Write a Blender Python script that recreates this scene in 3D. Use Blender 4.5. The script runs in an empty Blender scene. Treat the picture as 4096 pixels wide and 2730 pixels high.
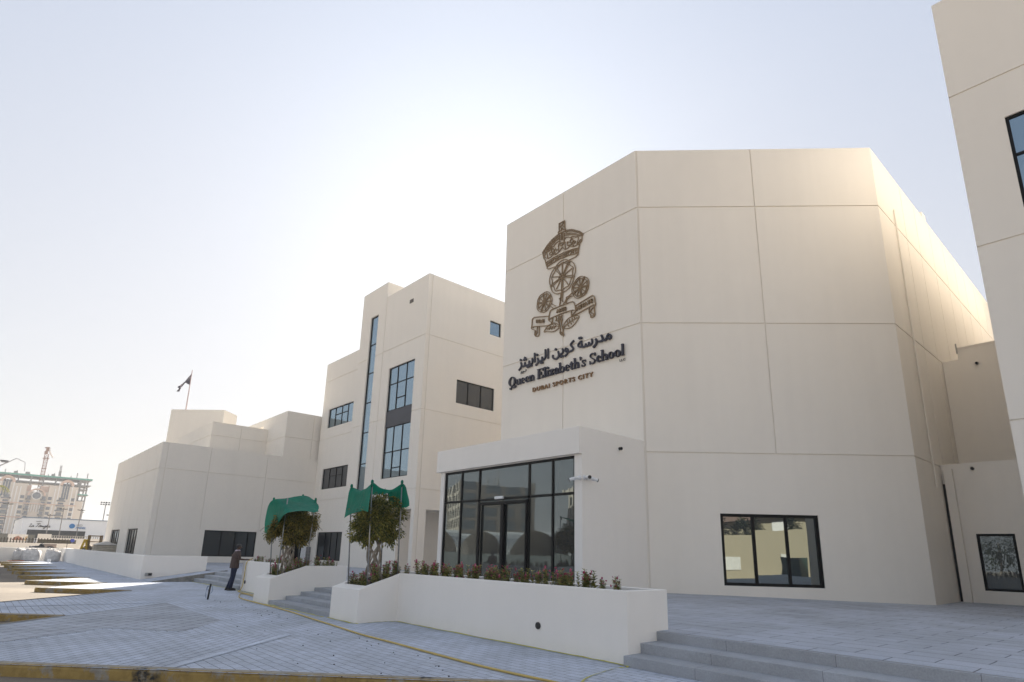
import bpy, bmesh, math, random
from mathutils import Vector, Matrix
R = math.radians
rnd = random.Random(7)
scene = bpy.context.scene
COL = scene.collection

# ------------------------------------------------------------------ camera
cam_d = bpy.data.cameras.new('camera')
cam = bpy.data.objects.new('camera', cam_d)
COL.objects.link(cam)
scene.camera = cam
cam_d.sensor_width = 36.0
cam_d.lens = 36.0 * 2355.0 / 4096.0
cam_d.shift_x = 0.0
cam_d.shift_y = 246.0 / 4096.0
cam_d.clip_start = 0.05
cam_d.clip_end = 5000.0
def camera_axes(yaw, pitch, roll):
    fwd0 = Vector((math.sin(yaw), math.cos(yaw), 0)); right0 = Vector((math.cos(yaw), -math.sin(yaw), 0)); up = Vector((0, 0, 1))
    f = fwd0 * math.cos(pitch) + up * math.sin(pitch)
    u = up * math.cos(pitch) - fwd0 * math.sin(pitch)
    r = right0 * math.cos(roll) + u * math.sin(roll)
    uu = u * math.cos(roll) - right0 * math.sin(roll)
    return r, uu, f
_r, _u, _f = camera_axes(R(-48.33), R(14.34), R(1.46))
cam.matrix_world = Matrix(((_r.x, _u.x, -_f.x, 0.0), (_r.y, _u.y, -_f.y, 0.0), (_r.z, _u.z, -_f.z, 1.6), (0, 0, 0, 1)))

# ------------------------------------------------------------------ sky and sun
SUN_DIR = Vector((-0.6790, 0.5305, 0.5075)).normalized()
SUN_EL = math.asin(SUN_DIR.z)
SUN_AZ = math.atan2(SUN_DIR.x, SUN_DIR.y)
world = bpy.data.worlds.new('World')
scene.world = world
world.use_nodes = True
wn = world.node_tree
wn.nodes.clear()
w_out = wn.nodes.new('ShaderNodeOutputWorld')
w_bg = wn.nodes.new('ShaderNodeBackground')
w_sky = wn.nodes.new('ShaderNodeTexSky')
w_sky.sky_type = 'NISHITA'
w_sky.sun_disc = False
w_sky.sun_elevation = SUN_EL
w_sky.sun_rotation = SUN_AZ
w_sky.altitude = 0.0
w_sky.air_density = 1.0
w_sky.dust_density = 5.0
w_sky.ozone_density = 1.5
w_bg.inputs['Strength'].default_value = 0.10
w_haze = wn.nodes.new('ShaderNodeGamma')          # thick desert haze: the glow spreads and the blue pales
w_haze.inputs['Gamma'].default_value = 0.19
wn.links.new(w_sky.outputs[0], w_haze.inputs['Color'])
w_tint = wn.nodes.new('ShaderNodeMix'); w_tint.data_type = 'RGBA'; w_tint.blend_type = 'MULTIPLY'
w_tint.inputs[0].default_value = 1.0
w_tc = wn.nodes.new('ShaderNodeTexCoord'); w_sep = wn.nodes.new('ShaderNodeSeparateXYZ'); w_ramp = wn.nodes.new('ShaderNodeValToRGB')
w_ramp.color_ramp.elements[0].position = 0.05; w_ramp.color_ramp.elements[0].color = (1.0, 1.0, 1.0, 1)
w_ramp.color_ramp.elements[1].position = 0.72; w_ramp.color_ramp.elements[1].color = (0.765, 0.848, 1.0, 1)
wn.links.new(w_tc.outputs['Generated'], w_sep.inputs[0]); wn.links.new(w_sep.outputs['Z'], w_ramp.inputs[0])
wn.links.new(w_ramp.outputs[0], w_tint.inputs[7])
wn.links.new(w_haze.outputs[0], w_tint.inputs[6])
wn.links.new(w_tint.outputs[2], w_bg.inputs['Color'])
wn.links.new(w_bg.outputs[0], w_out.inputs['Surface'])
sun_d = bpy.data.lights.new('sun', 'SUN')
sun_d.energy = 3.0
sun_d.angle = R(0.5)
sun_d.color = (1.0, 0.93, 0.82)
sun = bpy.data.objects.new('sun', sun_d)
COL.objects.link(sun)
sun.rotation_euler = (-SUN_DIR).to_track_quat('-Z', 'Y').to_euler()
sun.location = SUN_DIR * 90
scene.view_settings.view_transform = 'Standard'
scene.view_settings.look = 'None'
scene.view_settings.exposure = 2.56
scene.view_settings.gamma = 1.0
scene.render.engine = 'CYCLES'
scene.cycles.use_denoising = True
scene.cycles.max_bounces = 8
scene.cycles.diffuse_bounces = 4

# ------------------------------------------------------------------ helpers
def tag(o, label=None, cat=None, group=None, kind=None):
    if label: o['label'] = label
    if cat: o['category'] = cat
    if group: o['group'] = group
    if kind: o['kind'] = kind
    return o

def empty(name, loc, label, cat, group=None, rz=0.0):
    o = bpy.data.objects.new(name, None)
    COL.objects.link(o)
    o.location = loc
    o.rotation_euler = (0, 0, rz)
    o.empty_display_size = 0.2
    return tag(o, label, cat, group)

class MB:
    def __init__(self):
        self.v = []; self.f = []; self.mi = []; self.m = 0
    def face(self, *pts):
        i = len(self.v)
        self.v += [tuple(p) for p in pts]
        self.f.append(tuple(range(i, i + len(pts)))); self.mi.append(self.m)
    def box(self, a, b):
        x0, y0, z0 = a; x1, y1, z1 = b
        i = len(self.v)
        self.v += [(x0, y0, z0), (x1, y0, z0), (x1, y1, z0), (x0, y1, z0), (x0, y0, z1), (x1, y0, z1), (x1, y1, z1), (x0, y1, z1)]
        for q in ((0, 3, 2, 1), (4, 5, 6, 7), (0, 1, 5, 4), (1, 2, 6, 5), (2, 3, 7, 6), (3, 0, 4, 7)):
            self.f.append(tuple(i + k for k in q)); self.mi.append(self.m)
    def obox(self, o, ex, ey, ez):
        """box with corner o and edge vectors"""
        o = Vector(o); ex = Vector(ex); ey = Vector(ey); ez = Vector(ez)
        i = len(self.v)
        for p in (o, o + ex, o + ex + ey, o + ey, o + ez, o + ex + ez, o + ex + ey + ez, o + ey + ez):
            self.v.append(tuple(p))
        for q in ((0, 3, 2, 1), (4, 5, 6, 7), (0, 1, 5, 4), (1, 2, 6, 5), (2, 3, 7, 6), (3, 0, 4, 7)):
            self.f.append(tuple(i + k for k in q)); self.mi.append(self.m)
    def prism(self, poly, z0, z1, bottom=False):
        """vertical extrusion of a ccw polygon"""
        n = len(poly)
        for k in range(n):
            a = poly[k]; b = poly[(k + 1) % n]
            self.face((a[0], a[1], z0), (b[0], b[1], z0), (b[0], b[1], z1), (a[0], a[1], z1))
        self.face(*[(p[0], p[1], z1) for p in poly])
        if bottom:
            self.face(*[(p[0], p[1], z0) for p in reversed(poly)])
    def tube(self, pts, rad, n=8, caps=True):
        pts = [Vector(p) for p in pts]
        m = len(pts)
        if not hasattr(rad, '__len__'): rad = [rad] * m
        rings = []
        prev = None
        for k in range(m):
            t = (pts[min(k + 1, m - 1)] - pts[max(k - 1, 0)])
            if t.length < 1e-9: t = Vector((0, 0, 1))
            t.normalize()
            if prev is None:
                ref = Vector((0, 0, 1)) if abs(t.z) < 0.9 else Vector((1, 0, 0))
                a = t.cross(ref).normalized()
            else:
                a = (prev - t * prev.dot(t))
                if a.length < 1e-6: a = t.cross(Vector((1, 0.3, 0.2)))
                a.normalize()
            prev = a
            b = t.cross(a)
            i0 = len(self.v)
            for j in range(n):
                w = 2 * math.pi * j / n
                self.v.append(tuple(pts[k] + (a * math.cos(w) + b * math.sin(w)) * rad[k]))
            rings.append(i0)
        for k in range(m - 1):
            for j in range(n):
                j2 = (j + 1) % n
                self.f.append((rings[k] + j, rings[k] + j2, rings[k + 1] + j2, rings[k + 1] + j)); self.mi.append(self.m)
        if caps:
            self.f.append(tuple(rings[0] + j for j in reversed(range(n)))); self.mi.append(self.m)
            self.f.append(tuple(rings[-1] + j for j in range(n))); self.mi.append(self.m)
    def ball(self, c, r, nu=10, nv=6, squash=(1, 1, 1)):
        c = Vector(c)
        g = []
        for i in range(nv + 1):
            th = math.pi * i / nv
            row = []
            for j in range(nu):
                ph = 2 * math.pi * j / nu
                row.append(len(self.v))
                self.v.append((c.x + r * squash[0] * math.sin(th) * math.cos(ph), c.y + r * squash[1] * math.sin(th) * math.sin(ph), c.z + r * squash[2] * math.cos(th)))
            g.append(row)
        for i in range(nv):
            for j in range(nu):
                self.f.append((g[i][j], g[i + 1][j], g[i + 1][(j + 1) % nu], g[i][(j + 1) % nu])); self.mi.append(self.m)
    def build(self, name, mats, parent=None, smooth=False):
        me = bpy.data.meshes.new(name)
        me.from_pydata(self.v, [], self.f)
        if not isinstance(mats, (list, tuple)): mats = [mats]
        for m in mats: me.materials.append(m)
        me.polygons.foreach_set('material_index', self.mi)
        if smooth: me.polygons.foreach_set('use_smooth', [True] * len(self.f))
        me.validate(); me.update()
        o = bpy.data.objects.new(name, me)
        COL.objects.link(o)
        if parent is not None:
            o.parent = parent
            p = parent
            off = Vector((0, 0, 0))
            while p is not None:
                off += Vector(p.location); p = p.parent
            me.transform(Matrix.Translation(-off))
        return o

def clean(o, dist=1e-4):
    """weld and fix the normals of a mesh"""
    bm = bmesh.new(); bm.from_mesh(o.data)
    bmesh.ops.remove_doubles(bm, verts=bm.verts, dist=dist)
    bmesh.ops.recalc_face_normals(bm, faces=bm.faces)
    bm.to_mesh(o.data); bm.free()
    return o

def bevel(o, w=0.01, seg=2, angle=40):
    bm = bmesh.new(); bm.from_mesh(o.data)
    bmesh.ops.remove_doubles(bm, verts=bm.verts, dist=1e-4)
    bmesh.ops.recalc_face_normals(bm, faces=bm.faces)
    es = [e for e in bm.edges if len(e.link_faces) == 2 and e.calc_face_angle(0) > R(angle)]
    bmesh.ops.bevel(bm, geom=es, offset=w, segments=seg, affect='EDGES', profile=0.6, clamp_overlap=True)
    bm.to_mesh(o.data); bm.free()
    return o

def copy_tree(o, parent=None):
    c = o.copy(); COL.objects.link(c)
    if parent is not None: c.parent = parent
    for ch in list(o.children): copy_tree(ch, c)
    return c

# ------------------------------------------------------------------ materials
def new_mat(name):
    m = bpy.data.materials.new(name); m.use_nodes = True
    nt = m.node_tree; nt.nodes.clear()
    out = nt.nodes.new('ShaderNodeOutputMaterial')
    b = nt.nodes.new('ShaderNodeBsdfPrincipled')
    nt.links.new(b.outputs[0], out.inputs[0])
    return m, nt, b
def N(nt, t, **kw):
    n = nt.nodes.new(t)
    for k, v in kw.items():
        if k in n.inputs.keys(): n.inputs[k].default_value = v
        else: setattr(n, k, v)
    return n
def coord(nt, rot=0.0, scale=(1, 1, 1), src='Object'):
    tc = nt.nodes.new('ShaderNodeTexCoord'); mp = nt.nodes.new('ShaderNodeMapping')
    mp.inputs['Rotation'].default_value = (0, 0, rot); mp.inputs['Scale'].default_value = scale
    nt.links.new(tc.outputs[src], mp.inputs[0])
    return mp.outputs[0]
def ramp(nt, fac, stops):
    r = nt.nodes.new('ShaderNodeValToRGB')
    while len(r.color_ramp.elements) < len(stops): r.color_ramp.elements.new(0.5)
    for e, (p, c) in zip(r.color_ramp.elements, stops):
        e.position = p; e.color = (*c, 1) if len(c) == 3 else c
    nt.links.new(fac, r.inputs[0])
    return r.outputs[0]
def noise(nt, vec, scale, detail=4, rough=0.55):
    n = nt.nodes.new('ShaderNodeTexNoise')
    n.inputs['Scale'].default_value = scale; n.inputs['Detail'].default_value = detail; n.inputs['Roughness'].default_value = rough
    nt.links.new(vec, n.inputs['Vector'])
    return n.outputs['Fac']
def bump(nt, b, h, strength, dist):
    bp = nt.nodes.new('ShaderNodeBump')
    bp.inputs['Strength'].default_value = strength; bp.inputs['Distance'].default_value = dist
    nt.links.new(h, bp.inputs['Height']); nt.links.new(bp.outputs[0], b.inputs['Normal'])
    return bp
def mixc(nt, fac, a, b, mode='MIX'):
    m = nt.nodes.new('ShaderNodeMix'); m.data_type = 'RGBA'; m.blend_type = mode
    for s, v in ((0, fac), (6, a), (7, b)):
        if hasattr(v, 'is_linked'): nt.links.new(v, m.inputs[s])
        else: m.inputs[s].default_value = v if s == 0 else (*v, 1)
    return m.outputs[2]

def plain(name, c, rough=0.6, metal=0.0, var=0.12, scale=8.0, bmp=0.0):
    m, nt, b = new_mat(name)
    v = coord(nt)
    f = noise(nt, v, scale)
    lo = tuple(x * (1 - var) for x in c); hi = tuple(min(1, x * (1 + var)) for x in c)
    nt.links.new(ramp(nt, f, [(0.3, lo), (0.7, hi)]), b.inputs['Base Color'])
    b.inputs['Roughness'].default_value = rough; b.inputs['Metallic'].default_value = metal
    if bmp: bump(nt, b, noise(nt, v, scale * 6), bmp, 0.01)
    return m

def stucco(name, c, warm=0.04):
    """smooth textured render coat: grain, faint cloudy patches, faint streaks and splash dirt"""
    m, nt, b = new_mat(name)
    v = coord(nt)
    big = noise(nt, v, 0.35, 5, 0.6)
    mid = noise(nt, v, 3.0, 5, 0.6)
    st = noise(nt, coord(nt, 0, (2.2, 2.2, 0.12)), 1.0, 4, 0.6)
    c1 = ramp(nt, big, [(0.3, tuple(x * 0.955 for x in c)), (0.7, tuple(min(1, x * 1.035) for x in c))])
    c2 = mixc(nt, 0.25, c1, ramp(nt, mid, [(0.3, tuple(x * 0.92 for x in c)), (0.7, tuple(min(1, x * 1.05) for x in c))]))
    c3 = mixc(nt, 0.35, c2, ramp(nt, st, [(0.35, tuple(x * 0.93 for x in c)), (0.62, c)]))
    fine = noise(nt, v, 130.0, 2, 0.7)
    c4 = mixc(nt, 0.22, c3, ramp(nt, fine, [(0.3, tuple(x * 0.78 for x in c)), (0.7, tuple(min(1, x * 1.16) for x in c))]))
    nt.links.new(c4, b.inputs['Base Color'])
    b.inputs['Roughness'].default_value = 0.92
    b.inputs['Specular IOR Level'].default_value = 0.25
    bump(nt, b, noise(nt, v, 60.0, 3, 0.7), 0.35, 0.006)
    return m

def pavers(name, rot, bw, bh, c, mortar, mc, var=0.14, bmp=0.5, off=0.5):
    m, nt, b = new_mat(name)
    v = coord(nt, rot)
    br = nt.nodes.new('ShaderNodeTexBrick')
    br.offset = off
    br.inputs['Scale'].default_value = 1.0
    br.inputs['Brick Width'].default_value = bw; br.inputs['Row Height'].default_value = bh
    br.inputs['Mortar Size'].default_value = mortar; br.inputs['Mortar Smooth'].default_value = 0.3
    br.inputs['Bias'].default_value = 0.0
    br.inputs['Color1'].default_value = (*[x * (1 - var) for x in c], 1); br.inputs['Color2'].default_value = (*[min(1, x * (1 + var)) for x in c], 1)
    br.inputs['Mortar'].default_value = (*mc, 1)
    wob = nt.nodes.new('ShaderNodeTexNoise'); wob.inputs['Scale'].default_value = 2.0
    nt.links.new(v, wob.inputs['Vector'])
    vm = nt.nodes.new('ShaderNodeVectorMath'); vm.operation = 'MULTIPLY_ADD'
    vm.inputs[1].default_value = (0.03, 0.03, 0); nt.links.new(wob.outputs['Color'], vm.inputs[0]); nt.links.new(v, vm.inputs[2])
    nt.links.new(vm.outputs[0], br.inputs['Vector'])
    dirt = noise(nt, v, 0.7, 6, 0.65)
    spk = noise(nt, v, 45.0, 3, 0.7)
    c1 = mixc(nt, 1.0, br.outputs['Color'], ramp(nt, dirt, [(0.28, (0.74, 0.73, 0.70)), (0.6, (1.03, 1.03, 1.03))]), 'MULTIPLY')
    c2 = mixc(nt, 1.0, c1, ramp(nt, spk, [(0.3, (0.86, 0.86, 0.86)), (0.7, (1.1, 1.1, 1.1))]), 'MULTIPLY')
    nt.links.new(c2, b.inputs['Base Color'])
    b.inputs['Roughness'].default_value = 0.8
    mul = nt.nodes.new('ShaderNodeMath'); mul.operation = 'MULTIPLY_ADD'; mul.inputs[1].default_value = -1.0
    nt.links.new(br.outputs['Fac'], mul.inputs[0]); nt.links.new(spk, mul.inputs[2])
    bump(nt, b, mul.outputs[0], bmp, 0.006)
    return m

def glass(name, tint, inside, refl=0.55, wav=0.02, fresnel=True):
    """coated window glass: mirror of the surroundings over a dark room"""
    m, nt, b = new_mat(name)
    out = [n for n in nt.nodes if n.type == 'OUTPUT_MATERIAL'][0]
    v = coord(nt)
    b.inputs['Base Color'].default_value = (*inside, 1); b.inputs['Roughness'].default_value = 0.35
    g = nt.nodes.new('ShaderNodeBsdfGlossy'); g.inputs['Color'].default_value = (*tint, 1); g.inputs['Roughness'].default_value = 0.012
    lw = nt.nodes.new('ShaderNodeLayerWeight'); lw.inputs['Blend'].default_value = 0.35
    ad = nt.nodes.new('ShaderNodeMath'); ad.operation = 'MULTIPLY_ADD'; ad.inputs[1].default_value = 0.45; ad.inputs[2].default_value = refl; ad.use_clamp = True
    nt.links.new(lw.outputs['Fresnel'], ad.inputs[0])
    mx = nt.nodes.new('ShaderNodeMixShader')
    nt.links.new(ad.outputs[0], mx.inputs[0]); nt.links.new(b.outputs[0], mx.inputs[1]); nt.links.new(g.outputs[0], mx.inputs[2])
    nt.links.new(mx.outputs[0], out.inputs[0])
    bp = nt.nodes.new('ShaderNodeBump'); bp.inputs['Strength'].default_value = wav; bp.inputs['Distance'].default_value = 0.6
    nt.links.new(noise(nt, v, 0.9, 1, 0.4), bp.inputs['Height']); nt.links.new(bp.outputs[0], g.inputs['Normal'])
    return m

WALL = (0.81, 0.755, 0.675)
M = {}
M['wall'] = stucco('cream_render', WALL)
M['planter'] = stucco('white_render', (0.84, 0.80, 0.745))
M['wall_far'] = stucco('pale_render', (0.74, 0.70, 0.65))
M['roof'] = plain('roof_membrane', (0.42, 0.40, 0.37), 0.9)
M['frame'] = plain('dark_aluminium', (0.008, 0.008, 0.008), 0.5, 0.0, 0.1)
M['frame'].node_tree.nodes['Principled BSDF'].inputs['Specular IOR Level'].default_value = 0.2
M['glass'] = glass('coated_glass', (0.46, 0.60, 0.70), (0.012, 0.018, 0.024), 0.50, 0.006)
M['glass_door'] = glass('entrance_glass', (0.52, 0.60, 0.62), (0.005, 0.007, 0.008), 0.20, 0.005)
M['glass_low'] = glass('tinted_glass', (0.60, 0.66, 0.64), (0.005, 0.016, 0.028), 0.30, 0.004)
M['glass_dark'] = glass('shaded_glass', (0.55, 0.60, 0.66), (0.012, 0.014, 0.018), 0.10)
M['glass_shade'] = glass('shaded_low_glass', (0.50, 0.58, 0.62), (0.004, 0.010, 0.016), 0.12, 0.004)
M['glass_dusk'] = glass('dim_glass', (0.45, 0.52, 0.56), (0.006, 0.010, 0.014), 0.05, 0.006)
M['spandrel'] = plain('charcoal_panel', (0.055, 0.055, 0.065), 0.5, 0.1, 0.06, 3)
M['paver_a'] = pavers('paving_straight', 0.0, 0.30, 0.15, (0.47, 0.505, 0.58), 0.006, (0.13, 0.135, 0.15), 0.07)
M['paver_b'] = pavers('paving_diagonal', R(45), 0.30, 0.15, (0.47, 0.505, 0.58), 0.008, (0.09, 0.095, 0.11), 0.06)
M['paver_c'] = pavers('paving_basket', R(45), 0.30, 0.30, (0.40, 0.42, 0.465), 0.013, (0.12, 0.125, 0.135), 0.08)
M['band'] = pavers('paving_band', R(45), 0.60, 0.30, (0.52, 0.56, 0.64), 0.004, (0.2, 0.2, 0.22), 0.06)
M['tile'] = pavers('terrace_tiles', 0.0, 0.90, 0.45, (0.41, 0.435, 0.49), 0.010, (0.12, 0.125, 0.145), 0.05, 0.5)
M['granite'] = pavers('step_stone', 0.0, 1.5, 3.0, (0.37, 0.385, 0.415), 0.004, (0.17, 0.17, 0.18), 0.05, 0.25)
M['metal'] = plain('galvanised_steel', (0.34, 0.34, 0.33), 0.42, 0.85, 0.15, 20)
M['soil'] = plain('planting_soil', (0.045, 0.032, 0.024), 0.95, 0, 0.4, 30, 0.6)
M['white'] = plain('white_plastic', (0.72, 0.72, 0.72), 0.4)
M['black'] = plain('black_plastic', (0.015, 0.015, 0.015), 0.4)
M['navy_metal'] = plain('painted_navy_letters', (0.030, 0.028, 0.042), 0.45, 0.2)
M['bronze'] = plain('bronze_crest', (0.27, 0.185, 0.10), 0.5, 0.15)
M['bronze_dark'] = plain('bronze_letters', (0.24, 0.135, 0.055), 0.5, 0.15)
# ------------------------------------------------------------------ ground, road, paving
T = 0.44
M['sand'] = plain('sandy_ground', (0.34, 0.28, 0.21), 0.95, 0, 0.2, 0.15)
def asphalt_mat():
    m, nt, b = new_mat('dusty_asphalt')
    v = coord(nt)
    d = noise(nt, v, 0.22, 6, 0.62)
    s = noise(nt, v, 60.0, 3, 0.7)
    c1 = ramp(nt, d, [(0.30, (0.085, 0.070, 0.056)), (0.5, (0.14, 0.112, 0.083)), (0.66, (0.20, 0.165, 0.125))])
    c2 = mixc(nt, 1.0, c1, ramp(nt, s, [(0.25, (0.72, 0.72, 0.72)), (0.75, (1.2, 1.2, 1.2))]), 'MULTIPLY')
    nt.links.new(c2, b.inputs['Base Color']); b.inputs['Roughness'].default_value = 0.92
    bump(nt, b, s, 0.4, 0.01)
    return m
M['asphalt'] = asphalt_mat()
mb = MB()
ring = [(2600 * math.cos(2 * math.pi * k / 48), 2600 * math.sin(2 * math.pi * k / 48), -0.20) for k in range(48)]
mb.face(*ring)
tag(mb.build('ground', M['sand']), kind='structure')
mb = MB(); mb.face((-64.6, -26, -0.15), (22, -26, -0.15), (22, 9, -0.15), (-64.6, 9, -0.15))
tag(mb.build('road', M['asphalt']), kind='structure')

inner = [(-29.85 - 4.85 * k, 4.5) for k in range(7, -2, -1)]          # last one is (-25.0, 4.5)
saw = []
teeth = []
for i in range(len(inner)):
    saw.append(inner[i])
    if i < len(inner) - 1:
        o = (inner[i][0] + 2.425, 2.08); saw.append(o); teeth.append((inner[i], o, inner[i + 1]))
tC = ((-25.0, 4.5), (-19.6, -0.9), (-17.0, 1.83)); teeth.append(tC)
tF = ((-17.0, 1.83), (-13.25, -1.80), (-5.25, 6.2)); teeth.append(tF)
saw += [tC[1], tC[2], tF[1], tF[2], (14, 6.2)]
poly = [(-64.4, 4.5)] + saw + [(14, 9.2), (-32.2, 9.2), (-32.2, 6.4), (-64.4, 6.4)]
mb = MB(); mb.face(*[(x, y, 0.0) for x, y in poly])
tag(mb.build('pavement', M['paver_a']), kind='structure')
# zones laid in other bonds, sheets 4 mm proud of the base sheet
mb = MB(); mb.face((-13.25, -1.6, .004), (-7.55, 4.0, .004), (-9.29, 2.30, .004), (-11.62, 4.74, .004), (-12.93, 3.3, .004), (-14.05, 2.25, .004), (-13.0, 0.72, .004), (-14.4, -0.6, .004))
tag(mb.build('pavement_diagonal', M['paver_b']), kind='structure')
mb = MB(); mb.face((-14.5, -0.55, .004), (-13.05, 0.72, .004), (-14.2, 2.3, .004), (-13.0, 3.35, .004), (-14.5, 4.5, .004), (-19.5, 4.5, .004), (-16.9, 1.9, .004))
tag(mb.build('pavement_basket', M['paver_c']), kind='structure')
mb = MB()
def strip(a, b, w):
    a = Vector((*a, .008)); b = Vector((*b, .008)); d = (b - a).normalized(); n = Vector((-d.y, d.x, 0)) * w / 2
    mb.face(a - n, b - n, b + n, a + n)
strip((-9.25, 2.20), (-11.60, 4.82), 0.14)
strip((-17.05, 1.95), (-19.6, 4.55), 0.12)
strip((-19.9, 0.4), (-19.6, 4.45), 0.10)
tag(mb.build('paving_band', M['band']), kind='structure')

# ------------------------------------------------------------------ kerbs
def kerb_mat():
    m, nt, b = new_mat('worn_yellow_kerb_paint')
    v = coord(nt)
    n1 = noise(nt, v, 2.1, 6, 0.7); n2 = noise(nt, v, 6.0, 6, 0.72); n3 = noise(nt, v, 0.9, 5, 0.6)
    yel = ramp(nt, n2, [(0.3, (0.22, 0.14, 0.04)), (0.6, (0.37, 0.25, 0.075))])
    con = ramp(nt, n2, [(0.3, (0.20, 0.18, 0.15)), (0.7, (0.36, 0.33, 0.28))])
    geo = nt.nodes.new('ShaderNodeNewGeometry'); sx = nt.nodes.new('ShaderNodeSeparateXYZ'); nt.links.new(geo.outputs['Normal'], sx.inputs[0])
    up = ramp(nt, sx.outputs['Z'], [(0.80, (0, 0, 0)), (0.97, (0.85, 0.85, 0.85))])
    wear = ramp(nt, n1, [(0.52, (0, 0, 0)), (0.60, (1, 1, 1))])
    mx = nt.nodes.new('ShaderNodeMath'); mx.operation = 'MAXIMUM'
    nt.links.new(up, mx.inputs[0]); nt.links.new(wear, mx.inputs[1])
    c1 = mixc(nt, mx.outputs[0], yel, con)
    blk = ramp(nt, n3, [(0.58, (0, 0, 0)), (0.63, (1, 1, 1))])
    ml = nt.nodes.new('ShaderNodeMath'); ml.operation = 'MULTIPLY'
    nt.links.new(blk, ml.inputs[0]); nt.links.new(ramp(nt, n2, [(0.42, (0, 0, 0)), (0.55, (1, 1, 1))]), ml.inputs[1])
    c2 = mixc(nt, ml.outputs[0], c1, (0.02, 0.02, 0.022))
    nt.links.new(c2, b.inputs['Base Color']); b.inputs['Roughness'].default_value = 0.75
    bump(nt, b, n2, 0.5, 0.012)
    return m
M['kerb'] = kerb_mat()
PROFILE = ((0.0, -0.17), (0.0, -0.035), (0.012, -0.012), (0.035, 0.010), (0.15, 0.012))
def kerb_leg(mb, p, q, nrm):
    p = Vector((*p, 0)); q = Vector((*q, 0)); n = Vector((*nrm, 0)).normalized()
    segs = max(1, int((q - p).length / 0.9))
    prev = None
    for s in range(segs + 1):
        c = p.lerp(q, s / segs)
        j = rnd.uniform(-0.006, 0.006)
        row = [c - n * (d + j) + Vector((0, 0, z)) for d, z in PROFILE]
        if prev:
            for k in range(len(row) - 1): mb.face(prev[k], row[k], row[k + 1], prev[k + 1])
        else: mb.face(*reversed(row))
        prev = row
    mb.face(*prev)
kl = ['farthest yellow kerb tip of the angled parking bays, by the white bags', 'second farthest yellow kerb tip of the angled parking bays', 'third farthest yellow kerb tip of the angled parking bays',
      'fourth farthest yellow kerb tip, the first of the far ones past the grey patch', 'fifth farthest yellow kerb tip, half grey paint', 'yellow kerb tip with a grey end, just outside the sunlit paving',
      'yellow kerb tip edging the farther of the two sunlit paving points', 'long worn yellow kerb edging the nearer sunlit paving point', 'short worn kerb at the left frame edge, in shade', 'long worn yellow kerb along the bottom of the picture']
for i, (a, o, b_) in enumerate(teeth):
    mb = MB()
    kerb_leg(mb, a, o, (-1, -1))
    kerb_leg(mb, o, b_, (1, -1))
    t = mb.build('kerb', M['kerb'])
    tag(t, kl[i + len(kl) - len(teeth)], 'kerb', 'yellow kerbs of the angled parking bays')

# ------------------------------------------------------------------ terrace, ramp, steps
def east(x, y):
    s = max(0, min(1, (x + 12) / 6.0)) * max(0, min(1, (y - 10) / 12.0))
    return T - 0.135 * s
xs = [-32.2, -30.3, -24.1, -18, -12, -10.5, -9, -7.5, -6, -4, 0, 6, 14]
ys = [8.6, 9.0, 9.3, 10, 12, 14, 16, 18, 20, 22, 24, 32]
mb = MB()
for i in range(len(xs) - 1):
    for j in range(len(ys) - 1):
        if xs[i] < -24.2 and ys[j] < 8.95: continue
        if xs[i] < -30.4 and ys[j] < 9.25: continue
        mb.face(*[(x, y, east(x, y)) for x, y in ((xs[i], ys[j]), (xs[i + 1], ys[j]), (xs[i + 1], ys[j + 1]), (xs[i], ys[j + 1]))])
mb.face((-64, 8.95, T), (-32.2, 8.95, T), (-32.2, 32, T), (-64, 32, T))
mb.face((-64, 6.4, T), (-32.5, 6.4, T), (-32.5, 8.95, T), (-64, 8.95, T))
tag(clean(mb.build('terrace', M['tile'])), kind='structure')
mb = MB()
mb.face((-32.28, 6.2, 0.004), (-30.3, 6.2, 0.004), (-30.3, 9.3, T + .002), (-32.28, 9.3, T + .002))
tag(mb.build('ramp', M['paver_a']), kind='structure')
mb = MB()
mb.prism([(-30.3, 6.3), (-30.12, 6.3), (-30.12, 9.3), (-30.3, 9.3)], -0.02, 0.0)
mb.v = [(x, y, (0.03 + (y - 6.3) / 3.0 * (T + .02)) if z > -0.01 else z) for x, y, z in mb.v]
tag(mb.build('ramp_kerb', plain('ramp_side_concrete', (0.22, 0.21, 0.19), 0.9, 0, 0.3, 6)), 'grey concrete cheek of the ramp beside the left flight of steps', 'kerb')

def flight(label, x0, x1, ys_, yend):
    root = empty('steps', ((x0 + x1) / 2, ys_[0], 0), label, 'steps')
    h = T / len(ys_)
    for k, y in enumerate(ys_):
        mb = MB()
        y1 = yend if k == len(ys_) - 1 else ys_[k + 1] + 0.05
        z1 = (k + 1) * h - (0.002 if k == len(ys_) - 1 else 0)
        mb.box((x0, y, k * h - 0.03), (x1, y1, z1))
        bevel(mb.build('step', M['granite'], root), 0.008, 2)
flight('flight of four grey stone steps between the two tree planters', -17.95, -13.95, (6.78, 7.26, 7.70, 8.12), 8.6)
flight('wide flight of three grey stone steps at the bottom right corner', -5.93, 13.0, (7.65, 8.08, 8.52), 8.6)
flight('flight of three grey stone steps left of the man, beside the ramp', -30.12, -24.0, (7.90, 8.32, 8.74), 9.0)

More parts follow.
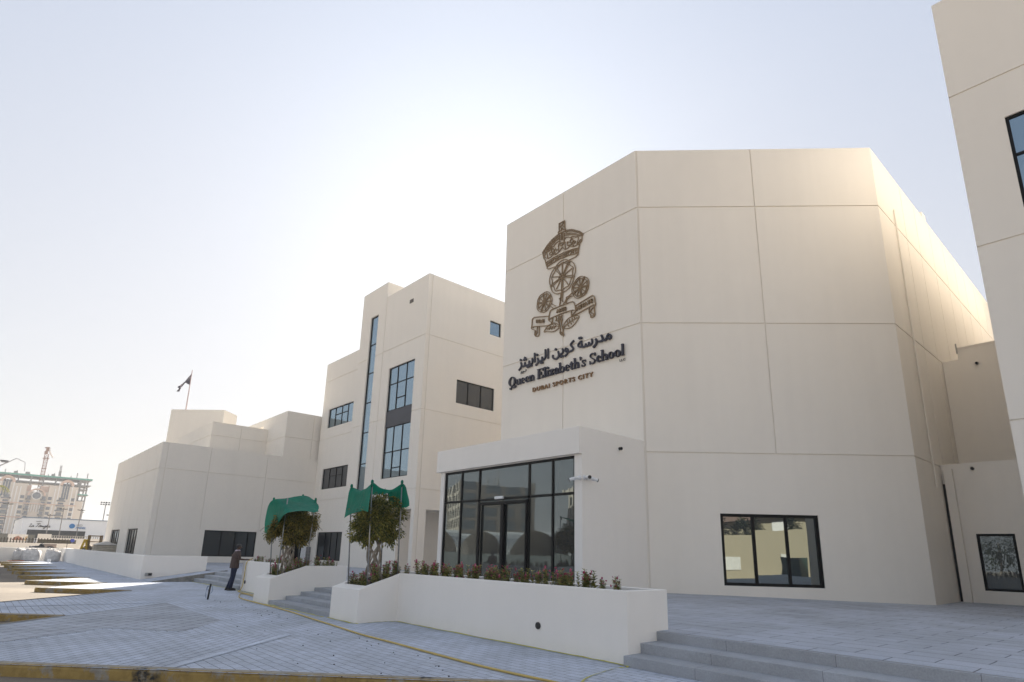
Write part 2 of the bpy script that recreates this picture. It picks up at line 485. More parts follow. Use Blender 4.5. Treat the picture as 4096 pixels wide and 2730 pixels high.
# ------------------------------------------------------------------ low walls
mb = MB()
mb.prism([(-64.4, 6.2), (-32.3, 6.2), (-32.3, 8.95), (-32.58, 8.95), (-32.58, 6.48), (-64.4, 6.48)], -0.05, 1.07)
o = bevel(mb.build('low_wall', M['planter']), 0.012, 2)
tag(o, 'long low cream wall with a corner toward the ramp and a small wall lamp on it', 'wall')
mb = MB()
mb.prism([(-64.75, -26), (-64.42, -26), (-64.42, 6.6), (-64.75, 6.6)], -0.2, 1.04)
tag(bevel(mb.build('boundary_wall', M['planter']), 0.012, 2), 'low cream wall behind the white bulk bags at the end of the pavement', 'wall')
root = empty('wall_lamp', (-32.28, 6.48, 0.23), 'small grey and black bulkhead lamp on the end of the low cream wall', 'lamp')
mb = MB(); mb.box((-32.30, 6.36, 0.17), (-32.20, 6.64, 0.30)); bevel(mb.build('housing', M['metal'], root), 0.02, 2)
mb = MB(); mb.box((-32.20, 6.48, 0.18), (-32.17, 6.63, 0.29)); bevel(mb.build('lens', M['black'], root), 0.01, 1)

# ------------------------------------------------------------------ planters
def ztop(y): return 0.71 + max(0, min(1, (y - 6.75) / 1.02)) * 0.36
def planter(label, outer, inn, soil_faces, drain):
    root = empty('planter', (outer[0][0], outer[0][1], 0), label, 'planter', 'white planters in front of the school')
    mb = MB()
    n = len(outer)
    for k in range(n):
        a, b = outer[k], outer[(k + 1) % n]; c, d = inn[k], inn[(k + 1) % n]
        za, zb, zc, zd = ztop(a[1]), ztop(b[1]), ztop(c[1]), ztop(d[1])
        mb.face((*a, -0.05), (*b, -0.05), (*b, zb), (*a, za))
        mb.face((*a, za), (*b, zb), (*d, zd), (*c, zc))
        mb.face((*c, zc), (*d, zd), (*d, zd - 0.35), (*c, zc - 0.35))
    bevel(mb.build('wall', M['planter'], root), 0.010, 2, 25)
    mb = MB()
    for fc in soil_faces: mb.face(*[(x, y, ztop(y) - 0.07) for x, y in fc])
    mb.build('soil', M['soil'], root)
    mb = MB(); x, y, z = drain
    mb.tube([(x, y + 0.01, z), (x, y - 0.02, z)], 0.06, 16)
    mb.build('drain_hole', M['black'], root)
    return root
oA = [(-13.95, 6.75), (-12.6, 6.75), (-12.6, 7.77), (-5.93, 7.77), (-5.93, 8.86), (-13.95, 8.86), (-13.95, 7.77)]
iA = [(-13.82, 6.98), (-12.73, 6.98), (-12.73, 7.90), (-6.06, 7.90), (-6.06, 8.73), (-13.82, 8.73), (-13.82, 7.90)]
planter('long white planter with a sloping end, nearest the camera, planted with pink flowers', oA, iA,
        [(iA[0], iA[1], iA[2], iA[6]), (iA[6], iA[2], iA[3], iA[4], iA[5])], (-7.88, 7.77, 0.37))
oB = [(-19.15, 6.75), (-17.95, 6.75), (-17.95, 7.77), (-17.95, 9.15), (-23.9, 9.15), (-23.9, 7.9), (-19.15, 7.9)]
iB = [(-19.02, 6.98), (-18.08, 6.98), (-18.08, 7.85), (-18.08, 9.02), (-23.77, 9.02), (-23.77, 8.03), (-19.02, 8.03)]
planter('white planter beside the man, left of the central steps', oB, iB,
        [(iB[0], iB[1], iB[2], iB[6]), (iB[6], iB[2], iB[3], iB[4], iB[5])], (-23.44, 7.9, 0.32))
# ------------------------------------------------------------------ buildings
def wall_grid(mb, p0, p1, z0, z1, holes=(), vj=(), hj=(), gw=0.046, gd=0.032, rev=0.16):
    """a wall face with real recessed joints and window openings; p0->p1 seen from outside runs left to right"""
    p0 = Vector((*p0, 0)); p1 = Vector((*p1, 0))
    L = (p1 - p0).length; d = (p1 - p0) / L; nrm = Vector((d.y, -d.x, 0))
    vj = [(j if hasattr(j, '__len__') else (j, z0, z1)) for j in vj]
    hj = [(j if hasattr(j, '__len__') else (j, 0, L)) for j in hj]
    us = {0.0, L}; zs = {z0, z1}
    for (a, b, c, e) in holes: us |= {a, b}; zs |= {c, e}
    for (u, a, b) in vj: us |= {u - gw / 2, u + gw / 2}; zs |= {max(z0, a), min(z1, b)}
    for (z, a, b) in hj: zs |= {z - gw / 2, z + gw / 2}; us |= {max(0, a), min(L, b)}
    us = sorted(x for x in us if -1e-6 <= x <= L + 1e-6); zs = sorted(x for x in zs if z0 - 1e-6 <= x <= z1 + 1e-6)
    us = [u for i, u in enumerate(us) if i == 0 or u - us[i - 1] > 1e-4]; zs = [z for i, z in enumerate(zs) if i == 0 or z - zs[i - 1] > 1e-4]
    def dep(u, z):
        for (a, b, c, e) in holes:
            if a < u < b and c < z < e: return None
        for (ju, a, b) in vj:
            if abs(u - ju) < gw / 2 and a < z < b: return gd
        for (jz, a, b) in hj:
            if abs(z - jz) < gw / 2 and a < u < b: return gd
        return 0.0
    nu, nz = len(us) - 1, len(zs) - 1
    D = [[dep((us[i] + us[i + 1]) / 2, (zs[j] + zs[j + 1]) / 2) for j in range(nz)] for i in range(nu)]
    def P(u, z, q): 
        v = p0 + d * u - nrm * q
        return (v.x, v.y, z)
    for i in range(nu):
        for j in range(nz):
            a = D[i][j]
            if a is not None:
                mb.face(P(us[i], zs[j], a), P(us[i + 1], zs[j], a), P(us[i + 1], zs[j + 1], a), P(us[i], zs[j + 1], a))
            av = rev if a is None else a
            if i + 1 < nu:
                b = D[i + 1][j]; bv = rev if b is None else b
                if abs(av - bv) > 1e-6 and not (a is None and b is None):
                    u = us[i + 1]; q = [P(u, zs[j], av), P(u, zs[j], bv), P(u, zs[j + 1], bv), P(u, zs[j + 1], av)]
                    mb.face(*q)
            if j + 1 < nz:
                b = D[i][j + 1]; bv = rev if b is None else b
                if abs(av - bv) > 1e-6 and not (a is None and b is None):
                    z = zs[j + 1]; mb.face(P(us[i], z, av), P(us[i + 1], z, av), P(us[i + 1], z, bv), P(us[i], z, bv))

def offset_in(poly, t):
    n = len(poly); out = []
    for k in range(n):
        a = Vector(poly[k - 1]); b = Vector(poly[k]); c = Vector(poly[(k + 1) % n])
        d1 = (b - a).normalized(); d2 = (c - b).normalized()
        n1 = Vector((-d1.y, d1.x)); n2 = Vector((-d2.y, d2.x))
        m = (n1 + n2); m /= max(1e-6, m.dot(n1))
        out.append(tuple(b + m * t))
    return out

def building(name, label, cat, foot, z0, z1, faces={}, mat=None, para=0.7, group=None):
    """foot: ccw footprint; faces: per edge index a dict of holes / joints"""
    root = empty(name, (foot[0][0], foot[0][1], 0), label, cat, group)
    mb = MB(); n = len(foot)
    for k in range(n):
        kw = faces.get(k, {})
        if kw is None: continue
        wall_grid(mb, foot[k], foot[(k + 1) % n], z0, z1, **kw)
    inn = offset_in(foot, 0.28)
    for k in range(n):
        a, b = foot[k], foot[(k + 1) % n]; c, d = inn[k], inn[(k + 1) % n]
        mb.face((*a, z1), (*b, z1), (*d, z1), (*c, z1))
        mb.face((*c, z1), (*d, z1), (*d, z1 - para), (*c, z1 - para))
    mb.build('wall', mat or M['wall'], root)
    mb = MB(); mb.face(*[(x, y, z1 - para + 0.01) for x, y in inn])
    mb.build('roof', M['roof'], root)
    return root

def window(root, p0, p1, rect, vb=(), hb=(), mat='glass', inset=0.09, fw=0.055, name='window', label=None, last_tilt=None):
    """frame bars with a pane sheet behind; vb: u of mullions (or (u, z0, z1)), hb: z of transoms (or (z, u0, u1))"""
    p0 = Vector((*p0, 0)); p1 = Vector((*p1, 0)); d = (p1 - p0).normalized(); nrm = Vector((d.y, -d.x, 0))
    u0, u1, z0, z1 = rect
    mb = MB()
    def bar(a, b, c, e, dep=0.06):
        o = p0 + d * a - nrm * inset + Vector((0, 0, c))
        mb.obox(o, d * (b - a), -nrm * dep, Vector((0, 0, e - c)))
    bar(u0, u0 + fw, z0, z1); bar(u1 - fw, u1, z0, z1)
    bar(u0 + fw, u1 - fw, z0, z0 + fw); bar(u0 + fw, u1 - fw, z1 - fw, z1)
    vbs = [(v if hasattr(v, '__len__') else (v, z0 + fw, z1 - fw)) for v in vb]
    for v, a, b in vbs: bar(v - fw / 2, v + fw / 2, max(a, z0 + fw), min(b, z1 - fw), 0.054)
    for h in hb:
        h, a, b = h if hasattr(h, '__len__') else (h, u0 + fw, u1 - fw)
        bar(max(a, u0 + fw), min(b, u1 - fw), h - fw / 2, h + fw / 2, 0.048)
    f = mb.build(name, M['frame'], root)
    if label: f['label'] = label
    full_v = sorted([u0] + [v for v, a, b in vbs if a <= z0 + fw + .02 and b >= z1 - fw - .02] + [u1])
    full_h = sorted([z0] + [h for h in hb if not hasattr(h, '__len__')] + [z1])
    mb = MB()
    for i in range(len(full_v) - 1):
        for j in range(len(full_h) - 1):
            a, b, c, e = full_v[i], full_v[i + 1], full_h[j], full_h[j + 1]
            t = [rnd.uniform(-1, 1) * 0.004 for _ in range(2)]
            if last_tilt and i == len(full_v) - 2: t[0] = last_tilt
            def P(u, z, s, w):
                q = p0 + d * u - nrm * (inset + 0.034 + s * t[0] + w * t[1])
                return (q.x, q.y, z)
            mb.face(P(a, c, -1, -1), P(b, c, 1, -1), P(b, e, 1, 1), P(a, e, -1, 1))
    mb.build('pane', M[mat], f)
    return f

def spout(root, pos, nrm):
    mb = MB(); p = Vector(pos); n = Vector(nrm)
    mb.tube([p - n * 0.02, p + n * 0.10], 0.055, 12, False)
    mb.tube([p - n * 0.02, p + n * 0.10], 0.045, 12, False)
    mb.tube([p + n * 0.0, p + n * 0.06], 0.044, 12)
    mb.build('spout', M['black'], root)

J = (5.17, 10.04, 14.91)
# ---- main hall with the crest: logo face, chamfer face, alley face
HX, HY = -12.22, 17.17
hall_foot = [(-20.0, HY), (HX, HY), (-5.7, HY + 6.52), (-5.7, 52.0), (-20.0, 52.0)]
winR = (2.51, 5.77, 0.73, 3.09)
hall = building('school_hall', 'tall cream school hall with an angled corner face and the bronze crest on it', 'building', hall_foot, 0.0, 17.5,
    {0: dict(vj=[3.86], hj=J), 1: dict(holes=[winR], vj=[(4.56, J[0], 17.5), 0.06], hj=J),
     2: dict(vj=[3.6, 5.6, 8.0, 10.4, 12.5, 14.6, 17, 19.4, 21.8], hj=J, holes=[(17.9, 18.9, 11.2, 12.3)])})
window(hall, hall_foot[1], hall_foot[2], winR, vb=(3.60, 4.69), mat='glass_low', fw=0.10, inset=0.04, last_tilt=0.020)
window(hall, hall_foot[2], hall_foot[3], (17.9, 18.9, 11.2, 12.3))
mb = MB(); mb.tube([(-5.655, 25.68, 15.6), (-5.655, 25.68, 9.9), (-5.655, 25.75, 4.3)], 0.028, 8)
mb.build('conduit', M['wall'], hall)
mb = MB(); mb.box((-6.2, 30.9, 17.45), (-5.72, 31.5, 17.85)); mb.build('roof_upstand', M['wall'], hall)

# ---- entrance porch
EY = 13.76
porch_foot = [(-20.0, EY), (HX, EY), (HX, HY - 0.002), (-20.0, HY - 0.002)]
porch = empty('entrance_porch', (-20.0, EY, 0), 'single storey entrance block with a full glazed front and a deep white fascia', 'building')
mb = MB()
gl = (0.42, 7.53, T, 4.66)
# recessed front wall 12 cm behind the fascia
wall_grid(mb, (-19.82, EY + 0.12), (-12.36, EY + 0.12), 0.3, 4.72, holes=[(0.24, 7.28, T, 4.67)], rev=0.14)
mb.face((-19.82, EY + .12, .3), (-19.82, EY + .12, 4.72), (-19.82, HY, 4.72), (-19.82, HY, .3))
mb.face((-12.36, EY + .12, .3), (HX, EY + .12, .3), (HX, EY + .12, 4.72), (-12.36, EY + .12, 4.72))
wall_grid(mb, (HX, EY + .12), (HX, HY - .002), 0.3, 5.57)
mb.face((HX, EY + .002, 4.70), (HX, EY + .12, 4.70), (HX, EY + .12, 5.57), (HX, EY + .002, 5.57))
mb.build('wall', M['planter'], porch)
mb = MB(); mb.prism([(-20.0, EY), (HX - .004, EY), (HX - .004, HY - .004), (-20.0, HY - .004)], 4.70, 5.572, True)
bevel(mb.build('fascia', M['planter'], porch), 0.008, 1)
P0 = (-19.82, EY + 0.12); P1 = (-12.36, EY + 0.12)
dx = 0.18
dr = (18.48, 17.39, 14.67, 13.55)
vb = [20.0 - d - dx for d in dr]
f = window(porch, P0, P1, (0.24, 7.28, T + .01, 4.67), vb=vb + [(20 - 16.0 - dx, T, 3.40)], hb=(3.48,), mat='glass_door', fw=0.08, inset=0.05, name='glazed_front')
mb = MB()
for a, b in ((20 - 17.39 - dx + .06, 20 - 16.0 - dx), (20 - 16.0 - dx, 20 - 14.67 - dx - .06)):
    for u in (a + 0.0, b - 0.07): mb.box((-19.82 + u + .03, EY + .10, T + .02), (-19.82 + u + .10, EY + .16, 3.38))
    mb.box((-19.82 + a + .1, EY + .10, 3.28), (-19.82 + b - .05, EY + .155, 3.38))
    mb.box((-19.82 + a + .1, EY + .10, T + .02), (-19.82 + b - .05, EY + .155, T + .14))
mb.build('sliding_door', M['frame'], porch)
mb = MB(); mb.box((-16.35, EY + .05, 3.46), (-15.90, EY + .13, 3.56)); bevel(mb.build('door_sensor', M['white'], porch), 0.02, 2)
spout(porch, (HX, 15.78, 5.10), (1, 0, 0))

# ---- classroom block (tall, left of the hall)
TY = 19.13; TLY = 19.75
LX = -29.86
main_foot = [(-35.2, TY), (LX, TY), (LX, 46), (-35.2, 46)]
# ground floor porch is open: front opening and side opening behind the corner column
cls = empty('classroom_block', (LX, TY, 0), 'four storey cream classroom block with a tall stair window strip', 'building')
mb = MB()
bw = (1.08, 4.28, 9.44, 13.52); lw = (1.06, 4.28, 6.02, 9.40)
opf = (3.55, 4.98, 0.30, 3.99); ops = (0.82, 4.2, 0.30, 3.99)
wall_grid(mb, (-35.2, TY), (LX, TY), 0.0, 19.1, holes=[(1.06, 4.28, 6.02, 13.52), opf], vj=[(0.04, J[0], 19.1)], hj=J, rev=0.16)
rw = (5.22, 6.24, 16.30, 17.35); rm = (2.60, 5.80, 10.89, 12.47)
wall_grid(mb, (LX, TY), (LX, 46), 0.0, 19.1, holes=[rw, rm, ops], vj=[0.27, 7.5, 12.2, 17], hj=J)
# open corner porch: inner walls, soffit
mb.face((-31.65, TY + .16, .3), (-31.65, TY + 4.2, .3), (-31.65, TY + 4.2, 4.0), (-31.65, TY + .16, 4.0))
mb.face((-31.65, TY + 4.2, .3), (LX - .16, TY + 4.2, .3), (LX - .16, TY + 4.2, 4.0), (-31.65, TY + 4.2, 4.0))
mb.face((-31.65, TY + .16, 3.992), (-31.65, TY + 4.2, 3.992), (LX - .16, TY + 4.2, 3.992), (LX - .16, TY + .16, 3.992))
mb.face((LX - .16, TY + .16, .3), (LX - .16, TY + .82, .3), (LX - .16, TY + .82, 4), (LX - .16, TY + .16, 4))
mb.face((LX - .22, TY + .16, .3), (LX - .22, TY + .82, .3), (LX - .22, TY + .82, 4), (LX - .22, TY + .16, 4))
# stair tower
sl = (1.40, 2.50, 4.6, 18.12)
wall_grid(mb, (-38.75, TY), (-35.2, TY), 0.0, 20.3, holes=[sl], hj=J)
mb.face((-35.2, TY, 19.1), (-35.2, TY + 5, 19.1), (-35.2, TY + 5, 20.3), (-35.2, TY, 20.3))
mb.face((-38.75, TY + 5, 0), (-38.75, TY, 0), (-38.75, TY, 20.3), (-38.75, TY + 5, 20.3))
mb.face((-35.2, TY + 5, 18), (-38.75, TY + 5, 18), (-38.75, TY + 5, 20.3), (-35.2, TY + 5, 20.3))
mb.face((-38.75, TY, 20.3), (-35.2, TY, 20.3), (-35.2, TY + 5, 20.3), (-38.75, TY + 5, 20.3))
# left wing
LU = (1.15, 5.38, 10.89, 12.44); LL = (1.15, 5.42, 6.02, 7.61); LG = (1.40, 5.48, 0.75, 2.77)
wall_grid(mb, (-45.54, TLY), (-38.75, TLY), 0.0, 16.5, holes=[LU, LL, LG], hj=J)
mb.face((-45.54, 46, 0), (-45.54, TLY, 0), (-45.54, TLY, 16.5), (-45.54, 46, 16.5))
# parapet caps and backs
for (x0, y0, x1, z) in ((-35.2, TY, LX, 19.1), (-45.54, TLY, -38.75, 16.5)):
    mb.face((x0, y0, z), (x1, y0, z), (x1, y0 + .3, z), (x0, y0 + .3, z))
    mb.face((x1 - .3, y0 + .3, z), (x1, y0 + .3, z), (x1, 46, z), (x1 - .3, 46, z))
    mb.face((x0, y0 + .3, z), (x1 - .3, y0 + .3, z), (x1 - .3, y0 + .3, z - .8), (x0, y0 + .3, z - .8))
    mb.face((x1 - .3, y0 + .3, z), (x1 - .3, 46, z), (x1 - .3, 46, z - .8), (x1 - .3, y0 + .3, z - .8))
mb.face((LX, 46, 0), (-35.2, 46, 0), (-35.2, 46, 19.1), (LX, 46, 19.1)); mb.face((-35.2, 46, 0), (-45.54, 46, 0), (-45.54, 46, 16.5), (-35.2, 46, 16.5))
mb.build('wall', M['wall'], cls)
mb = MB()
mb.face((-35.2, TY + .3, 18.3), (LX - .3, TY + .3, 18.3), (LX - .3, 46, 18.3), (-35.2, 46, 18.3))
mb.face((-45.5, TLY + .3, 15.7), (-35.2, TLY + .3, 15.7), (-35.2, 46, 15.7), (-45.5, 46, 15.7))
mb.build('roof', M['roof'], cls)
A, B = (-35.2, TY), (LX, TY)
window(cls, A, B, (1.06, 4.28, 10.50, 13.52), vb=(2.12, 3.22), hb=(12.35, (11.28, 2.12, 3.22)))
mb = MB(); mb.box((-35.2 + 1.06, TY + .07, 9.42), (-35.2 + 4.28, TY + .14, 10.50)); mb.build('spandrel_panel', M['spandrel'], cls)
window(cls, A, B, (1.06, 4.28, 6.02, 9.42), vb=(2.13, 3.18), hb=(7.73, (6.66, 2.13, 3.18)))
window(cls, (-38.75, TY), (-35.2, TY), sl, hb=(15.96, 13.80, 11.62, 9.47, 7.28))
A, B = (-45.54, TLY), (-38.75, TLY)
window(cls, A, B, LU, vb=(2.26, 3.37, 4.38), hb=((11.85, 2.26, 4.38),))
window(cls, A, B, LL, vb=(2.26, 3.37, 4.38), hb=((6.98, 2.26, 4.38),), mat='glass_dark')
window(cls, A, B, LG, vb=(2.58, 3.52, 4.53), mat='glass_dusk')
window(cls, (LX, TY), (LX, 46), rw); window(cls, (LX, TY), (LX, 46), rm, vb=(3.62, 4.70), mat='glass_dark')
mb = MB(); mb.box((-32.05, TY - .02, 17.62), (-31.60, TY + .02, 17.88))
for k in range(4): mb.box((-32.02, TY - .035, 17.65 + .055 * k), (-31.63, TY - .021, 17.68 + .055 * k))
mb.build('vent_grille', plain('vent_grey', (0.16, 0.14, 0.12), 0.6), cls)

# ---- low assembly block (left) with upper blocks behind it
BX, BY = -45.52, 8.72
w1 = (2.82, 6.43, 0.87, 2.64); w2 = (9.6, 13.15, 0.87, 2.64)
wB = (3.45, 7.0, 0.86, 2.63)
DOOR = (9.70, 10.80, 0.44, 2.6)
low = building('assembly_block', 'low wide cream block on the left with a long dark ground floor window', 'building',
    [(-62.0, BY), (BX, BY), (BX, TLY - .01), (-62.0, TLY - .01)], 0.0, 8.40,
    {0: dict(holes=[w1, w2], hj=(6.6,), vj=[3.2, 6.4, 9.4, 12.4, 15.2]), 1: dict(holes=[wB, DOOR], vj=[0.35, (3.1, 2.65, 8.4), (7.1, 2.65, 8.4)], hj=(6.6,))})
for w in (w1, w2): window(low, (-62.0, BY), (BX, BY), w, vb=[w[0] + .9, w[0] + 1.8, w[0] + 2.7], mat='glass_shade', fw=0.09)
window(low, (BX, BY), (BX, TLY), wB, vb=(4.61, 5.55, 6.43), mat='glass_dusk', fw=0.06)
mb = MB(); mb.box((BX - .16, BY + 9.70, .44), (BX - .10, BY + 10.80, 2.6)); mb.build('door', M['frame'], low)  # near-black panel stands in for the shade inside the open doorway
rear = building('upper_block', 'cream block rising behind the low assembly block with a notch in its parapet', 'building',
    [(-49.9, 12.75), (-49.88, 12.75), (-49.88, 17.06), (-45.9, 17.06), (-45.9, 30), (-62, 30), (-62, 12.75)], 7.0, 11.12,
    {1: None, 2: None, 0: None, 3: None, 6: None})
mb = MB()
wall_grid(mb, (-62.0, 12.75), (-49.9, 12.75), 7.0, 11.12, hj=(10.04,), vj=[8.6])
wall_grid(mb, (-49.9, 12.75), (-49.9, 17.06), 7.0, 11.12, hj=(10.04,), vj=[2.2])
wall_grid(mb, (-55.2, 17.06), (-45.9, 17.06), 7.0, 12.12, holes=[(2.94, 4.14, 10.9, 11.56)], hj=((10.04, 5.3, 9.3),), rev=0.3)
wall_grid(mb, (-45.9, 17.06), (-45.9, 30), 7.0, 12.12, hj=(10.04,), vj=[2.2])
mb.face((-55.2, 17.06, 12.12), (-45.9, 17.06, 12.12), (-45.9, 17.36, 12.12), (-55.2, 17.36, 12.12))
mb.face((-46.2, 17.36, 12.12), (-45.9, 17.36, 12.12), (-45.9, 30, 12.12), (-46.2, 30, 12.12))
mb.face((-55.2, 17.36, 7), (-55.2, 17.36, 12.12), (-52.26, 17.36, 12.12), (-52.26, 17.36, 7))
mb.face((-51.06, 17.36, 7), (-51.06, 17.36, 12.12), (-46.2, 17.36, 12.12), (-46.2, 17.36, 7))
mb.build('parapet_wall', M['wall'], rear)
s2 = 2 ** .5
cx_, cy_ = -59.86, 16.15
box45 = building('stair_head', 'plain cream box turned at an angle on the left roof, below the flag', 'building',
    [(cx_ - 3.76, cy_ - 3.76), (cx_, cy_), (cx_ - 1.72, cy_ + 1.72), (cx_ - 5.48, cy_ - 2.04)], 7.5, 14.30, {0: dict(vj=[5.1])})

# ---- alley: middle link and low link
mid = building('link_block', 'shaded cream wall closing the alley between the hall and the right block', 'building',
    [(-5.69, 29.95), (3.0, 29.95), (3.0, 40), (-5.69, 40)], 0.0, 10.05, {}, para=0.3)
mb = MB(); mb.box((-5.12, 29.952, 10.05), (3.0, 30.2, 10.52)); mb.box((-5.15, 29.93, 10.52), (3.0, 30.25, 10.58)); mb.build('parapet_wall', M['wall'], mid)
mb = MB(); mb.tube([(-5.12, 29.9, 10.75), (-5.12, 29.9, 10.3)], 0.03, 6); mb.build('pipe', M['roof'], mid)
spout(mid, (-4.52, 29.95, 9.75), (0, -1, 0))
wlow = (0.74, 1.83, 0.73, 2.68)
lowlink = building('low_link_block', 'single storey shaded cream block in the alley with a black framed window', 'building',
    [(-5.695, 26.9), (3.0, 26.9), (3.0, 29.94), (-5.695, 29.94)], 0.0, 5.24, {0: dict(holes=[wlow])}, para=0.3)
window(lowlink, (-5.695, 26.9), (3.0, 26.9), wlow, mat='glass_shade', fw=0.08, inset=0.03)
mb = MB(); mb.box((-5.60, 26.72, 0.2), (-5.33, 26.899, 5.05)); bevel(mb.build('pilaster', M['wall'], lowlink), 0.008, 1)
mb = MB(); mb.box((-5.69, 26.80, 0.32), (-5.605, 26.898, 4.5)); mb.build('dark_gap', M['black'], lowlink)  # black strip paints the shade of the narrow slit beside the pilaster
spout(lowlink, (-4.73, 26.9, 5.02), (0, -1, 0))

# ---- right block, cut by the frame
RX, RY = -2.44, 19.1
wr = (1.10, 4.0, 10.77, 13.58)
right = building('right_block', 'tall cream block cut off by the right edge of the picture', 'building',
    [(RX, RY), (3.2, RY), (3.2, 44), (RX, 44)], 0.0, 18.3, {0: dict(holes=[wr], hj=J), 3: dict(hj=J, vj=[5, 10, 15, 20])})
window(right, (RX, RY), (3.2, RY), wr, vb=(2.55,), hb=(12.38,), fw=0.075, inset=0.05)

# ---- added block, unseen behind the stair tower, to keep the paving in shade
building('rear_block', 'tall plain cream block behind the stair tower, hidden from the street', 'building', [(-61.0, 31), (-51.5, 31), (-51.5, 36), (-61.0, 36)], 0.0, 29.8, {})

building('rear_stair_block', 'tall plain cream block at the back of the classroom block, hidden behind the hall', 'building', [(-30.4, 26.2), (-29.88, 26.0), (-29.88, 45.9), (-34.5, 45.9), (-34.5, 30.2)], 18.2, 24.5, {})  # added out of view to shade the hall west wall and cut its bounce
